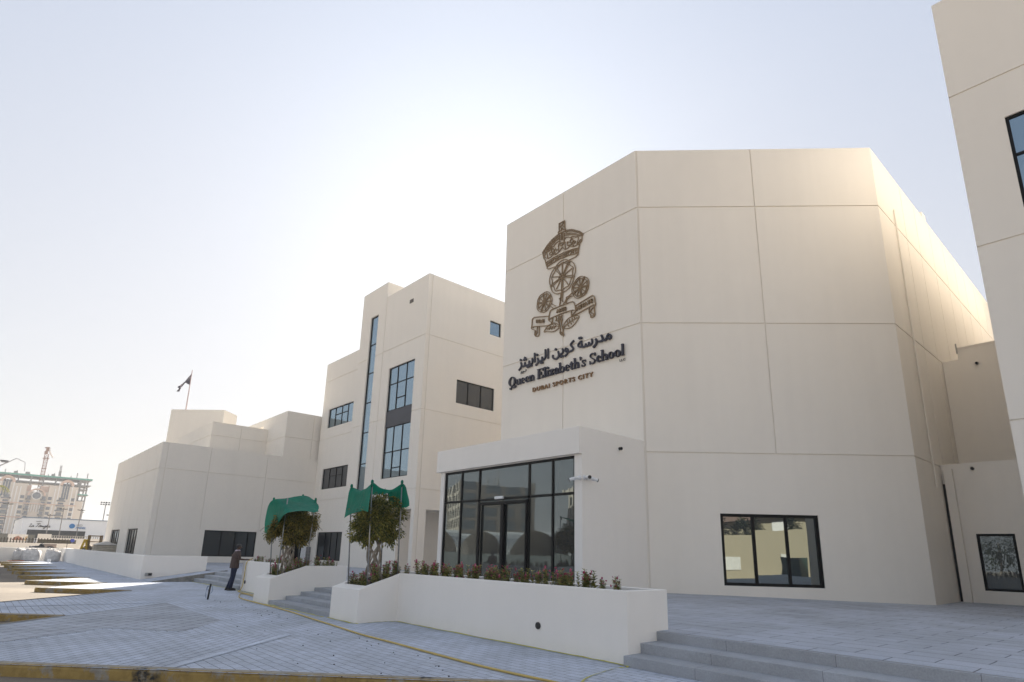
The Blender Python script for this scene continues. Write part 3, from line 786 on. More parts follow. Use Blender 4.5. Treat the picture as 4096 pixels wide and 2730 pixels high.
# stroke paths on the logo wall, centimetres right of and above the lettering origin
SIGN = {
    'arabic': [[(229,83),(237,82),(242,90),(247,100),(252,103),(258,99),(263,92),(261,83),(255,82),(243,89)],[(215,109),(221,96),(223,87),(216,82),(201,85)],[(221,87),(231,82),(240,86)],[(186,101),(192,90),(189,79),(181,72),(173,67)],[(164,106),(168,94),(164,85),(154,82),(148,84),(141,81),(131,84),(120,82),(109,87)],[(149,97),(149,84)],[(133,95),(132,84)],[(109,113),(111,97),(112,86),(97,89),(91,96),(96,105),(108,111)],[(69,124),(47,111),(61,98),(67,87),(57,81),(33,82)],[(34,82),(22,87),(19,97),(24,102),(32,97),(36,89),(33,75),(17,67)],[(4,105),(8,94),(5,84),(-7,82),(-17,83)],[(-21,99),(-16,83),(-19,72),(-32,66),(-47,72),(-53,82),(-51,90)],[(-81,126),(-80,80)],[(-98,126),(-95,94),(-99,85),(-110,81),(-117,81),(-129,79),(-142,82)],[(-116,97),(-117,81)],[(-145,98),(-139,84),(-143,74),(-157,67)],[(-164,126),(-162,82)],[(-179,105),(-176,88),(-180,79),(-197,79),(-217,79),(-244,80)],[(-198,98),(-198,79)],[(-226,97),(-226,80)],[(-253,102),(-247,90),(-250,78),(-265,67)]],
    'arabic_dots': [(100,126),(109,125),(-4,71),(5,71),(-34,110),(-124,71),(-114,70),(-147,113),(-182,71),(-207,70),(-197,71),(-230,109),(-220,109),(-225,117),(-253,113)],
    'small': [[(-219,63),(-217,55),(-224,54),(-229,54)],[(-236,58),(-233,54),(-238,52),(-240,46)],[(-236,58),(-238,52),(-229,54)],[(-246,58),(-249,55),(-251,46)],[(-246,58),(-243,54),(-240,52)]],
    'crown': [[(-94,510),(-84,504),(-32,500),(28,501),(77,502),(93,509),(89,515),(48,524),(-12,528),(-63,524),(-93,517),(-94,510)],[(-100,542),(-53,549),(8,550),(58,546),(99,538)],[(-101,535),(-53,540),(8,543),(60,541),(98,533)],[(-97,522),(-57,525),(-12,529),(28,527),(93,514)],[(-102,541),(-100,533),(-97,522)],[(99,540),(96,530),(93,513)],[(-14,539),(12,540),(14,530),(-13,530),(-14,539)],[(77,532),(92,530),(94,519),(79,522),(77,532)],[(-95,532),(-78,533),(-76,524),(-93,522),(-95,532)],[(16,638),(48,629),(77,614),(114,589)],[(16,631),(48,622),(77,608),(106,589)],[(14,614),(24,618),(38,613),(48,606),(60,607),(71,602),(79,596),(93,593)],[(122,594),(116,585),(115,573),(112,563),(104,558),(97,540)],[(95,589),(93,576),(86,559)],[(108,574),(98,564),(86,559)],[(-17,639),(-41,635),(-66,624),(-87,610),(-105,592)],[(-16,630),(-41,627),(-62,615),(-81,603),(-98,593)],[(-20,616),(-33,615),(-43,611),(-51,604),(-62,605),(-70,600),(-79,593),(-93,593)],[(-121,598),(-118,583),(-113,565),(-106,557),(-101,540)],[(-98,593),(-91,571),(-88,557)],[(-106,591),(-110,572),(-88,557)],[(-17,645),(-14,603)],[(11,645),(12,597)],[(-22,603),(16,599),(19,565)],[(-22,603),(-21,564)],[(-21,564),(-4,575),(2,578),(19,559)],[(-20,600),(-4,586),(15,598)],[(-19,703),(15,703),(16,666),(22,657),(20,651),(-23,655),(-24,661),(-19,666),(-19,703)],[(-15,698),(0,687),(11,675)],[(11,699),(-1,688),(-13,682)],[(-4,677),(-5,664),(-20,665)],[(4,673),(4,663),(19,660)],[(58,600),(48,590),(55,574)],[(58,600),(66,583),(60,573)],[(48,584),(34,591),(30,583),(34,571)],[(62,577),(71,584),(79,577),(75,570),(68,569)],[(37,572),(64,568),(66,558)],[(-58,598),(-66,587),(-59,572)],[(-58,598),(-47,583),(-53,572)],[(-66,582),(-76,583),(-80,576),(-74,567)],[(-49,577),(-41,589),(-32,582),(-35,572)],[(-71,570),(-42,569),(-40,561)],[(-88,557),(-70,558),(-59,566),(-41,559),(-22,564)],[(19,560),(34,562),(44,566),(67,555),(85,556),(97,557)]],
    'crown_beads': [(24,647),(34,646),(45,643),(56,639),(67,633),(77,626),(88,619),(99,612),(108,603),(116,595),(-23,648),(-31,647),(-41,645),(-53,642),(-64,638),(-75,632),(-85,626),(-94,620),(-102,613),(-111,606),(-118,599),(-3,648),(-3,639),(-2,629),(-2,619)],
    'crown_jewels': [(-47,534),(45,534)],
    'crown_pearls': [(-68,535),(-67,528),(-27,540),(-26,532),(25,540),(24,531),(65,538),(65,529)],
    'banner': [[(-81,276),(-160,295),(-175,296),(-184,290),(-184,278),(-185,257),(-189,248),(-178,240),(-163,233),(-155,223),(-156,215),(-163,209)],[(-178,247),(-177,254),(-138,245),(-87,233),(-67,233),(-59,238)],[(-150,248),(-151,230),(-150,218),(-160,210)],[(-139,244),(-137,225),(-138,197),(-167,205),(-163,232)],[(-80,258),(-76,280),(-70,298),(-62,301),(-15,302),(60,302),(70,294),(76,276),(79,252),(75,248),(59,239)],[(-77,258),(-71,262),(-15,265),(43,263),(66,261),(75,256)],[(-80,258),(-75,251),(-63,244),(-60,235)],[(-57,261),(-56,240)],[(55,260),(55,236),(61,236)],[(78,276),(137,287),(171,293),(178,289),(181,281),(183,263),(187,250),(184,244),(180,241),(180,225),(183,206),(177,199),(161,196),(162,208),(154,219),(152,230),(154,246)],[(66,236),(100,238),(154,247),(179,250)],[(179,241),(163,233),(159,221),(175,213),(178,206),(172,203)]],
    'leaf_right': [[(5,196),(14,216),(30,229),(49,234),(62,233),(81,233),(99,224),(88,210),(72,196),(49,186),(30,187),(8,195)],[(5,196),(28,208),(62,216),(87,221)],[(32,213),(31,223)],[(43,215),(44,225)],[(58,218),(59,228)],[(25,206),(36,201),(41,193)],[(42,210),(51,206),(55,200)],[(58,215),(66,206)],[(73,219),(71,228)]],
    'leaf_left': [[(-108,209),(-100,219),(-87,230),(-67,235),(-45,235),(-29,227),(-17,213),(-12,206)],[(-108,209),(-87,208),(-62,197),(-38,196),(-21,202),(-18,205)],[(-91,217),(-67,221),(-35,218),(-18,209)],[(-67,221),(-77,212)],[(-52,220),(-63,209)],[(-37,218),(-48,209)],[(-55,231),(-51,225)],[(-41,229),(-37,222)],[(-75,229),(-68,225)]],
    'stem': [[(-17,261),(-19,238),(-15,222),(-11,207),(-8,189),(-11,178),(-3,167),(13,159),(7,176),(8,191),(3,197),(-3,218),(-9,242),(-9,255)],[(-9,179),(0,179),(1,167)],[(-35,260),(-30,248),(-37,240)],[(-27,242),(-14,221)],[(2,258),(-3,248),(3,237),(-3,221)],[(-6,360),(-6,337),(-16,338),(-8,330),(-13,305)],[(2,366),(0,325),(6,317)],[(60,326),(49,330),(30,321),(24,315),(24,305)],[(56,342),(39,333),(23,332),(26,326),(12,309),(5,304)],[(-64,331),(-43,314),(-37,311)],[(-68,317),(-58,311),(-51,303)]],
}
# ------------------------------------------------------------------ crest and lettering on the logo wall
SX, SZ, SY = -16.17, 8.94, HY
_lay = [0]
def lay():
    _lay[0] += 1
    return (_lay[0] % 40) * 0.0007
def ribbon(mb, pts, w, dep, closed=False):
    """flat cut-out stroke standing off the wall: pts in wall metres (x, z)"""
    P = [Vector(p) for p in pts]
    n = len(P)
    L, Rr = [], []
    for k in range(n):
        a = P[k - 1] if k > 0 else (P[-2] if closed else None); c = P[k + 1] if k < n - 1 else (P[1] if closed else None)
        d1 = (P[k] - a).normalized() if a is not None and (P[k] - a).length > 1e-6 else None
        d2 = (c - P[k]).normalized() if c is not None and (c - P[k]).length > 1e-6 else None
        if d1 is None: d1 = d2
        if d2 is None: d2 = d1
        n1 = Vector((-d1.y, d1.x)); n2 = Vector((-d2.y, d2.x)); m = n1 + n2
        m = n1 if m.length < 0.3 else m / m.dot(n1)
        if m.length > 1.6: m = m.normalized() * 1.6
        L.append(P[k] + m * w / 2); Rr.append(P[k] - m * w / 2)
    y0 = SY - 0.03 - dep - lay(); y1 = SY - 0.025
    F = lambda q, y: (q.x, y, q.y)
    for k in range(n - 1):
        mb.face(F(Rr[k], y0), F(Rr[k + 1], y0), F(L[k + 1], y0), F(L[k], y0))
        mb.face(F(L[k], y0), F(L[k + 1], y0), F(L[k + 1], y1), F(L[k], y1))
        mb.face(F(Rr[k + 1], y0), F(Rr[k], y0), F(Rr[k], y1), F(Rr[k + 1], y1))
    for k, s in ((0, 1), (n - 1, -1)):
        mb.face(F(L[k], y0), F(L[k], y1), F(Rr[k], y1), F(Rr[k], y0))
def plate(mb, pts, dep):
    y0 = SY - 0.03 - dep - lay(); y1 = SY - 0.025
    n = len(pts)
    mb.face(*[(p[0], y0, p[1]) for p in pts])
    for k in range(n):
        a, b = pts[k], pts[(k + 1) % n]
        mb.face((b[0], y0, b[1]), (a[0], y0, a[1]), (a[0], y1, a[1]), (b[0], y1, b[1]))
def disc(mb, c, r, dep, n=14, rx=None):
    plate(mb, [(c[0] + (rx or r) * math.cos(2 * math.pi * k / n), c[1] + r * math.sin(2 * math.pi * k / n)) for k in range(n)], dep)
def circ(c, r, n=16): return [(c[0] + r * math.cos(2 * math.pi * k / n), c[1] + r * math.sin(2 * math.pi * k / n)) for k in range(n + 1)]
def smooth(pts, it=2):
    for _ in range(it):
        o = [pts[0]]
        for a, b in zip(pts[:-1], pts[1:]):
            o += [(a[0] * .75 + b[0] * .25, a[1] * .75 + b[1] * .25), (a[0] * .25 + b[0] * .75, a[1] * .25 + b[1] * .75)]
        o.append(pts[-1]); pts = o
    return pts
def mtr(pts): return [(SX + x / 100, SZ + z / 100) for x, z in pts]

def text_faces(mb, body, x0, x1, z0, z1, dep, bold=0.0, track=1.0):
    """extruded lettering in the built-in face, fitted to a box on the wall"""
    cu = bpy.data.curves.new('t', 'FONT'); cu.body = body; cu.size = 1.0; cu.offset = bold; cu.space_character = track; cu.resolution_u = 3
    o = bpy.data.objects.new('t', cu); COL.objects.link(o)
    bpy.context.view_layer.update()
    me = bpy.data.meshes.new_from_object(o.evaluated_get(bpy.context.evaluated_depsgraph_get()))
    vs = [v.co.copy() for v in me.vertices]; fs = [list(p.vertices) for p in me.polygons]
    ec = {}
    for f in fs:
        for a, b in zip(f, f[1:] + f[:1]): ec[(min(a, b), max(a, b))] = ec.get((min(a, b), max(a, b)), 0) + 1
    xa = min(v.x for v in vs); xb = max(v.x for v in vs); za = min(v.y for v in vs); zb = max(v.y for v in vs)
    bpy.data.objects.remove(o); bpy.data.curves.remove(cu)
    def fit(p):
        return (x0 + (p.x - xa) / (xb - xa) * (x1 - x0), z0 + (p.y - za) / (zb - za) * (z1 - z0))
    out = []
    for f in fs: out.append([fit(vs[i]) for i in f])
    edges = [(fit(vs[a]), fit(vs[b])) for (a, b), n in ec.items() if n == 1]
    bpy.data.meshes.remove(me)
    return out, edges
def wall_text(mb, *a, shear=0.0, **kw):
    fs, es = text_faces(mb, *a, **kw)
    dep = a[5]; y0 = SY - 0.03 - dep - lay(); y1 = SY - 0.022
    sh = lambda p: (p[0], p[1] + (p[0] - a[1]) * shear)
    for f in fs: mb.face(*[(sh(p)[0], y0, sh(p)[1]) for p in f])
    for p, q in es:
        p, q = sh(p), sh(q)
        mb.face((p[0], y0, p[1]), (q[0], y0, q[1]), (q[0], y1, q[1]), (p[0], y1, p[1]))

# the crest
crest = empty('school_crest', (SX, SY, 10.55), 'big bronze line-work crest with a crown over three roses and a motto ribbon', 'crest')
W_ = 0.030
mb = MB()
for s in SIGN['crown']: ribbon(mb, mtr(s), W_, 0.03)
for c in mtr(SIGN['crown_beads']): ribbon(mb, circ(c, 0.048, 10), 0.022, 0.027)
for c in mtr(SIGN['crown_jewels']): ribbon(mb, circ(c, 0.10, 16), 0.024, 0.027)
for c in mtr(SIGN['crown_pearls']): ribbon(mb, circ(c, 0.035, 8), 0.018, 0.027)
mb.build('crown', M['bronze'], crest)
def rose(c, r, w, rot):
    mb = MB()
    n = 70
    def ring_(fr): return [(c[0] + r * fr(2 * math.pi * k / n) * math.cos(2 * math.pi * k / n + rot), c[1] + r * fr(2 * math.pi * k / n) * math.sin(2 * math.pi * k / n + rot)) for k in range(n + 1)]
    ribbon(mb, ring_(lambda a: 0.90 + 0.09 * abs(math.sin(2.5 * a)) ** 0.6), w, 0.03)
    ribbon(mb, ring_(lambda a: 0.74 + 0.075 * abs(math.sin(2.5 * a)) + 0.03 * math.cos(10 * a)), w, 0.03)
    for k in range(10):
        a = rot + math.pi * k / 5; ca, sa = math.cos(a), math.sin(a)
        r1 = 0.76 if k % 2 else 0.98
        if k % 2 == 0:
            for q in (-0.05, 0.05):
                ribbon(mb, [(c[0] + r * (0.22 * ca - q * 0.5 * sa), c[1] + r * (0.22 * sa + q * 0.5 * ca)), (c[0] + r * (0.80 * ca - q * sa * 1.3), c[1] + r * (0.80 * sa + q * ca * 1.3)), (c[0] + r * r1 * ca, c[1] + r * r1 * sa)], w * 0.9, 0.028)
        else:
            ribbon(mb, [(c[0] + r * 0.22 * ca, c[1] + r * 0.22 * sa), (c[0] + r * r1 * ca, c[1] + r * r1 * sa)], w * 1.25, 0.028)
    ribbon(mb, circ(c, r * 0.09, 10), w * 0.8, 0.032)
    for k in range(6):
        a = rot + math.pi * k / 3
        ribbon(mb, circ((c[0] + r * 0.17 * math.cos(a), c[1] + r * 0.17 * math.sin(a)), r * 0.07, 8), w * 0.75, 0.032)
    mb.build('rose', M['bronze'], crest)
rose((-16.17, 13.31), 0.79, 0.032, R(90 + 36))
rose((-15.12, 12.46), 0.485, 0.024, R(60))
rose((-17.25, 12.45), 0.485, 0.024, R(100))
for nm, key in (('stem', 'stem'), ('leaf', 'leaf_right'), ('leaf', 'leaf_left'), ('motto_ribbon', 'banner')):
    mb = MB()
    for s in SIGN[key]: ribbon(mb, smooth(mtr(s), 1) if len(s) > 3 else mtr(s), W_, 0.03)
    o = mb.build(nm, M['bronze'], crest)
mb = MB()
wall_text(mb, 'FIDE', -17.72, -17.23, 11.585, 11.74, 0.05, bold=0.02, shear=-0.24)
wall_text(mb, 'ARTE', -16.48, -15.92, 11.69, 11.85, 0.05, bold=0.02, shear=-0.055)
wall_text(mb, 'PIETATE', -15.33, -14.45, 11.45, 11.61, 0.05, bold=0.02, shear=0.135)
mb.build('motto_lettering', M['bronze'], o)

# arabic line
ar = empty('arabic_lettering', (-16.17, SY, 9.6), 'dark navy Arabic lettering on the cream wall, under the crest', 'sign')
mb = MB()
for s in SIGN['arabic']: ribbon(mb, smooth(mtr(s), 2) if len(s) > 2 else mtr(s), 0.074, 0.045)
for c in mtr(SIGN['arabic_dots']): disc(mb, c, 0.055, 0.045)
mb.build('school_name', M['navy_metal'], ar)
mb = MB()
for s in SIGN['small']: ribbon(mb, smooth(mtr(s), 1), 0.014, 0.02)
mb.build('company_suffix', M['black'], ar)

# latin serif lettering, drawn letter by letter: thick stems, hairlines, bracket serifs
def arc(mb, c, ro, ri, a0, a1, off=0.0, n=20):
    """band between two ellipses: ro=(rx,rz) outer, ri inner; thick sides, thin top and bottom"""
    o_, i_ = [], []
    for k in range(n + 1):
        a = R(a0 + (a1 - a0) * k / n)
        o_.append((c[0] + ro[0] * math.cos(a), c[1] + ro[1] * math.sin(a)))
        i_.append((c[0] + off + ri[0] * math.cos(a), c[1] + ri[1] * math.sin(a)))
    y0 = SY - 0.03 - 0.05 - lay(); y1 = SY - 0.025
    for k in range(n):
        mb.face((o_[k][0], y0, o_[k][1]), (o_[k + 1][0], y0, o_[k + 1][1]), (i_[k + 1][0], y0, i_[k + 1][1]), (i_[k][0], y0, i_[k][1]))
        mb.face((o_[k][0], y0, o_[k][1]), (o_[k][0], y1, o_[k][1]), (o_[k + 1][0], y1, o_[k + 1][1]), (o_[k + 1][0], y0, o_[k + 1][1]))
        mb.face((i_[k][0], y0, i_[k][1]), (i_[k + 1][0], y0, i_[k + 1][1]), (i_[k + 1][0], y1, i_[k + 1][1]), (i_[k][0], y1, i_[k][1]))
def rect(mb, x0, x1, z0, z1): plate(mb, [(x0, z0), (x1, z0), (x1, z1), (x0, z1)], 0.05)
XH, CAP, ASC, SF = 0.265, 0.44, 0.455, 0.028
def glyph(mb, ch, x0, x1, b=8.94):
    w = x1 - x0
    st = 0.082 if w > 0.16 else 0.076
    def stem(xl, z0, z1, feet=True, flag=True, s=None):
        s = s or st
        rect(mb, xl, xl + s, b + z0, b + z1)
        if feet: rect(mb, xl - 0.03, xl + s + 0.03, b + z0, b + z0 + SF)
        if flag: plate(mb, [(xl - 0.035, b + z1 - SF), (xl + 0.01, b + z1 - SF - .01), (xl + 0.01, b + z1), (xl - 0.035, b + z1 - .008)], 0.05)
    def bowl(cx, cz, rx, rz, a0=0, a1=360, t=None):
        t = t or st; arc(mb, (cx, b + cz), (rx, rz), (rx - t, rz - 0.022), a0, a1)
    if ch == 'Q':
        bowl(x0 + w * .47, CAP / 2, w * .47, CAP / 2 + .008, t=0.100)
        ribbon(mb, smooth([(x0 + .10, b - .10), (x0 + .14, b - .135), (x0 + .19, b - .09), (x0 + .22, b - .01), (x0 + .28, b - .05), (x0 + .36, b - .09), (x0 + .44, b - .07), (x0 + w + .01, b)], 2), 0.05, 0.05)
        disc(mb, (x0 + .125, b - .10), .042, .05)
    elif ch == 'u':
        stem(x0 + .035, 0.06, XH, False); stem(x1 - st - .03, 0, XH, False)
        plate(mb, [(x1 - .035, b), (x1 + .02, b), (x1 + .02, b + SF), (x1 - .035, b + SF)], .05)
        arc(mb, (x0 + .035 + w * .32, b + .085), (w * .32, .092), (w * .32 - st, .06), 180, 330)
    elif ch in 'nh':
        stem(x0 + .035, 0, ASC if ch == 'h' else XH); stem(x1 - st - .035, 0, XH - .10, True, False)
        arc(mb, (x1 - .035 - w * .30, b + XH - .105), (w * .30, .112), (w * .30 - st, .085), 0, 165)
    elif ch == 'e':
        cx = (x0 + x1) / 2; bowl(cx, XH / 2, w / 2, XH / 2 + .008, 40, 325, t=st)
        arc(mb, (cx, b + XH / 2), (w / 2, XH / 2 + .008), (w / 2 - st * .8, XH / 2 - .02), 0, 60)
        rect(mb, cx - w / 2 + .06, x1 - .004, b + XH / 2 - .006, b + XH / 2 + .02)
    elif ch == 'c':
        cx = (x0 + x1) / 2 + .01; bowl(cx, XH / 2, w / 2, XH / 2 + .008, 48, 325, t=st)
        disc(mb, (x1 - .055, b + XH - .075), .045, .05)
    elif ch == 'o':
        bowl((x0 + x1) / 2, XH / 2, w / 2, XH / 2 + .008, t=0.086)
    elif ch == 'E':
        rect(mb, x0 + .045, x0 + .16, b, b + CAP); rect(mb, x0, x1 - .02, b, b + SF); rect(mb, x0, x1 - .02, b + CAP - SF, b + CAP)
        plate(mb, [(x1 - .075, b + SF), (x1 - .02, b), (x1, b + .13), (x1 - .025, b + .13)], .05)
        plate(mb, [(x1 - .02, b + CAP), (x1 - .085, b + CAP - SF), (x1 - .035, b + CAP - .13), (x1 - .012, b + CAP - .13)], .05)
        rect(mb, x0 + .15, x1 - .12, b + CAP * .5 - .012, b + CAP * .5 + .014); rect(mb, x1 - .15, x1 - .115, b + CAP * .5 - .075, b + CAP * .5 + .075)
    elif ch == 'l':
        stem((x0 + x1) / 2 - st / 2, 0, ASC)
    elif ch == 'i':
        stem((x0 + x1) / 2 - st / 2, 0, XH); disc(mb, ((x0 + x1) / 2, b + .375), .056, .05)
    elif ch == 'z':
        plate(mb, [(x0, b), (x0 + .11, b), (x1, b + XH), (x1 - .11, b + XH)], .05)
        rect(mb, x0, x1, b, b + SF); rect(mb, x0, x1, b + XH - SF, b + XH)
        rect(mb, x0 + .005, x0 + .03, b + XH - .09, b + XH); rect(mb, x1 - .03, x1 - .005, b, b + .09)
    elif ch == 'a':
        stem(x1 - st - .03, 0.02, XH - .08, False, False)
        arc(mb, (x1 - .03 - w * .34, b + XH - .09), (w * .34, .097), (w * .34 - st, .072), 0, 150); disc(mb, (x0 + .055, b + XH - .08), .045, .05)
        arc(mb, (x0 + w * .36, b + .075), (w * .36, .082), (w * .36 - st * .95, .058), 60, 350)
        plate(mb, [(x1 - .06, b), (x1 + .015, b + .005), (x1 + .015, b + .035), (x1 - .06, b + .04)], .05)
    elif ch == 'b':
        stem(x0 + .03, 0, ASC, False); bowl(x0 + w * .58, XH / 2, w * .42, XH / 2 + .008, -150, 150)
    elif ch == 't':
        stem(x0 + w * .30, 0.05, XH + .04, False, False); rect(mb, x0, x1, b + XH - SF, b + XH)
        plate(mb, [(x0 + .0, b + XH - SF), (x0 + w * .30, b + XH - .01), (x0 + w * .30 + .06, b + XH + .09), (x0 + w * .30 + .03, b + XH + .09)], .05)
        arc(mb, (x0 + w * .66, b + .07), (w * .36, .078), (max(.02, w * .36 - st), .05), 180, 345)
    elif ch == "'":
        disc(mb, ((x0 + x1) / 2, b + .395), .05, .05)
        ribbon(mb, smooth([((x0 + x1) / 2 + .035, b + .40), ((x0 + x1) / 2 + .035, b + .35), ((x0 + x1) / 2 - .025, b + .295)], 2), .035, .05)
    elif ch in 'sS':
        h = CAP if ch == 'S' else XH; t = .095 if ch == 'S' else .075
        cx = (x0 + x1) / 2
        ribbon(mb, smooth([(x1 - .02, b + h * .72), (x1 - .05, b + h * .90), (cx, b + h * .99), (x0 + .05, b + h * .90), (x0 + .045, b + h * .68), (cx, b + h * .5), (x1 - .045, b + h * .34), (x1 - .05, b + h * .10), (cx, b + h * .01), (x0 + .05, b + h * .10), (x0 + .02, b + h * .30)], 2), t * .48, .05)
        plate(mb, [(x0 + .03, b + h * .80), (x0 + .13, b + h * .62), (x1 - .03, b + h * .22), (x1 - .13, b + h * .40)], .05)
        rect(mb, x1 - .045, x1 - .012, b + h * .70, b + h); rect(mb, x0 + .012, x0 + .045, b, b + h * .30)
en = empty('english_lettering', (-16.17, SY, 8.94), 'bold dark navy serif lettering of the school name on the cream wall', 'sign')
GL = (('Q', -19.47, -18.98), ('u', -19.0, -18.67), ('e', -18.66, -18.40), ('e', -18.38, -18.11), ('n', -18.12, -17.78), ('E', -17.62, -17.23), ('l', -17.22, -17.05), ('i', -17.06, -16.88), ('z', -16.86, -16.62), ('a', -16.59, -16.32), ('b', -16.33, -16.0), ('e', -15.98, -15.71), ('t', -15.71, -15.51), ('h', -15.50, -15.16), ("'", -15.17, -15.06), ('s', -15.06, -14.83), ('S', -14.64, -14.32), ('c', -14.29, -14.04), ('h', -14.05, -13.69), ('o', -13.69, -13.40), ('o', -13.38, -13.09), ('l', -13.08, -12.90))
for k, (ch, a, b_) in enumerate(GL):
    mb = MB(); glyph(mb, ch, a, b_)
    mb.build('letter', M['navy_metal'], en)
mb = MB(); wall_text(mb, 'LLC', -13.17, -12.90, 8.73, 8.825, 0.01)
mb.build('company_suffix', M['black'], en)
tl = empty('bronze_lettering', (-16.17, SY, 8.42), 'small bronze capitals spelling the district name below the school name', 'sign')
mb = MB(); wall_text(mb, 'DUBAI SPORTS CITY', -17.89, -14.47, 8.42, 8.61, 0.05, bold=0.012, track=1.25)
mb.build('district_name', M['bronze_dark'], tl)
# ------------------------------------------------------------------ plants
def leaf_mat(name, cols, rough=0.5, trans=0.32):
    m, nt, b = new_mat(name)
    out = [n for n in nt.nodes if n.type == 'OUTPUT_MATERIAL'][0]
    geo = nt.nodes.new('ShaderNodeNewGeometry')
    n_ = len(cols)
    c = ramp(nt, geo.outputs['Random Per Island'], [((k + 0.5) / n_, col) for k, col in enumerate(cols)])
    nt.links.new(c, b.inputs['Base Color']); b.inputs['Roughness'].default_value = rough
    tr = nt.nodes.new('ShaderNodeBsdfTranslucent'); nt.links.new(c, tr.inputs['Color'])
    mx = nt.nodes.new('ShaderNodeMixShader'); mx.inputs[0].default_value = trans
    nt.links.new(b.outputs[0], mx.inputs[1]); nt.links.new(tr.outputs[0], mx.inputs[2]); nt.links.new(mx.outputs[0], out.inputs[0])
    return m
M['leaf_a'] = leaf_mat('ficus_leaves', [(0.055, 0.072, 0.017), (0.13, 0.145, 0.03), (0.23, 0.22, 0.045), (0.36, 0.31, 0.07)])
M['leaf_b'] = leaf_mat('ficus_leaves_dry', [(0.060, 0.062, 0.017), (0.15, 0.135, 0.028), (0.25, 0.20, 0.042), (0.38, 0.285, 0.06)])
M['leaf_f'] = leaf_mat('bedding_leaves', [(0.10, 0.13, 0.035), (0.25, 0.26, 0.07), (0.44, 0.40, 0.13)])
M['leaf_y'] = leaf_mat('bedding_leaves_pale', [(0.08, 0.11, 0.03), (0.20, 0.22, 0.05), (0.28, 0.27, 0.07)])
M['petal'] = leaf_mat('pink_petals', [(0.36, 0.045, 0.10), (0.46, 0.11, 0.19), (0.27, 0.03, 0.06)], 0.6)
M['petal_w'] = leaf_mat('white_petals', [(0.6, 0.5, 0.5), (0.7, 0.62, 0.6)], 0.6)
M['bark'] = plain('grey_ficus_bark', (0.30, 0.26, 0.21), 0.85, 0, 0.3, 14, 0.5)

def leaf(mb, p, d, up, l, w):
    """a folded pointed leaf: two quads"""
    d = d.normalized(); s = d.cross(up)
    if s.length < 1e-3: s = d.cross(Vector((1, 0, 0)))
    s.normalize(); n = s.cross(d)
    a = p; m = p + d * l * 0.5; e = p + d * l - n * l * 0.10
    i = len(mb.v)
    mb.v += [tuple(a), tuple(m + s * w * .5 + n * w * .12), tuple(e), tuple(m - s * w * .5 + n * w * .12), tuple(m - n * w * .06)]
    mb.f += [(i, i + 1, i + 4), (i + 1, i + 2, i + 4), (i + 2, i + 3, i + 4), (i + 3, i, i + 4)]; mb.mi += [mb.m] * 4

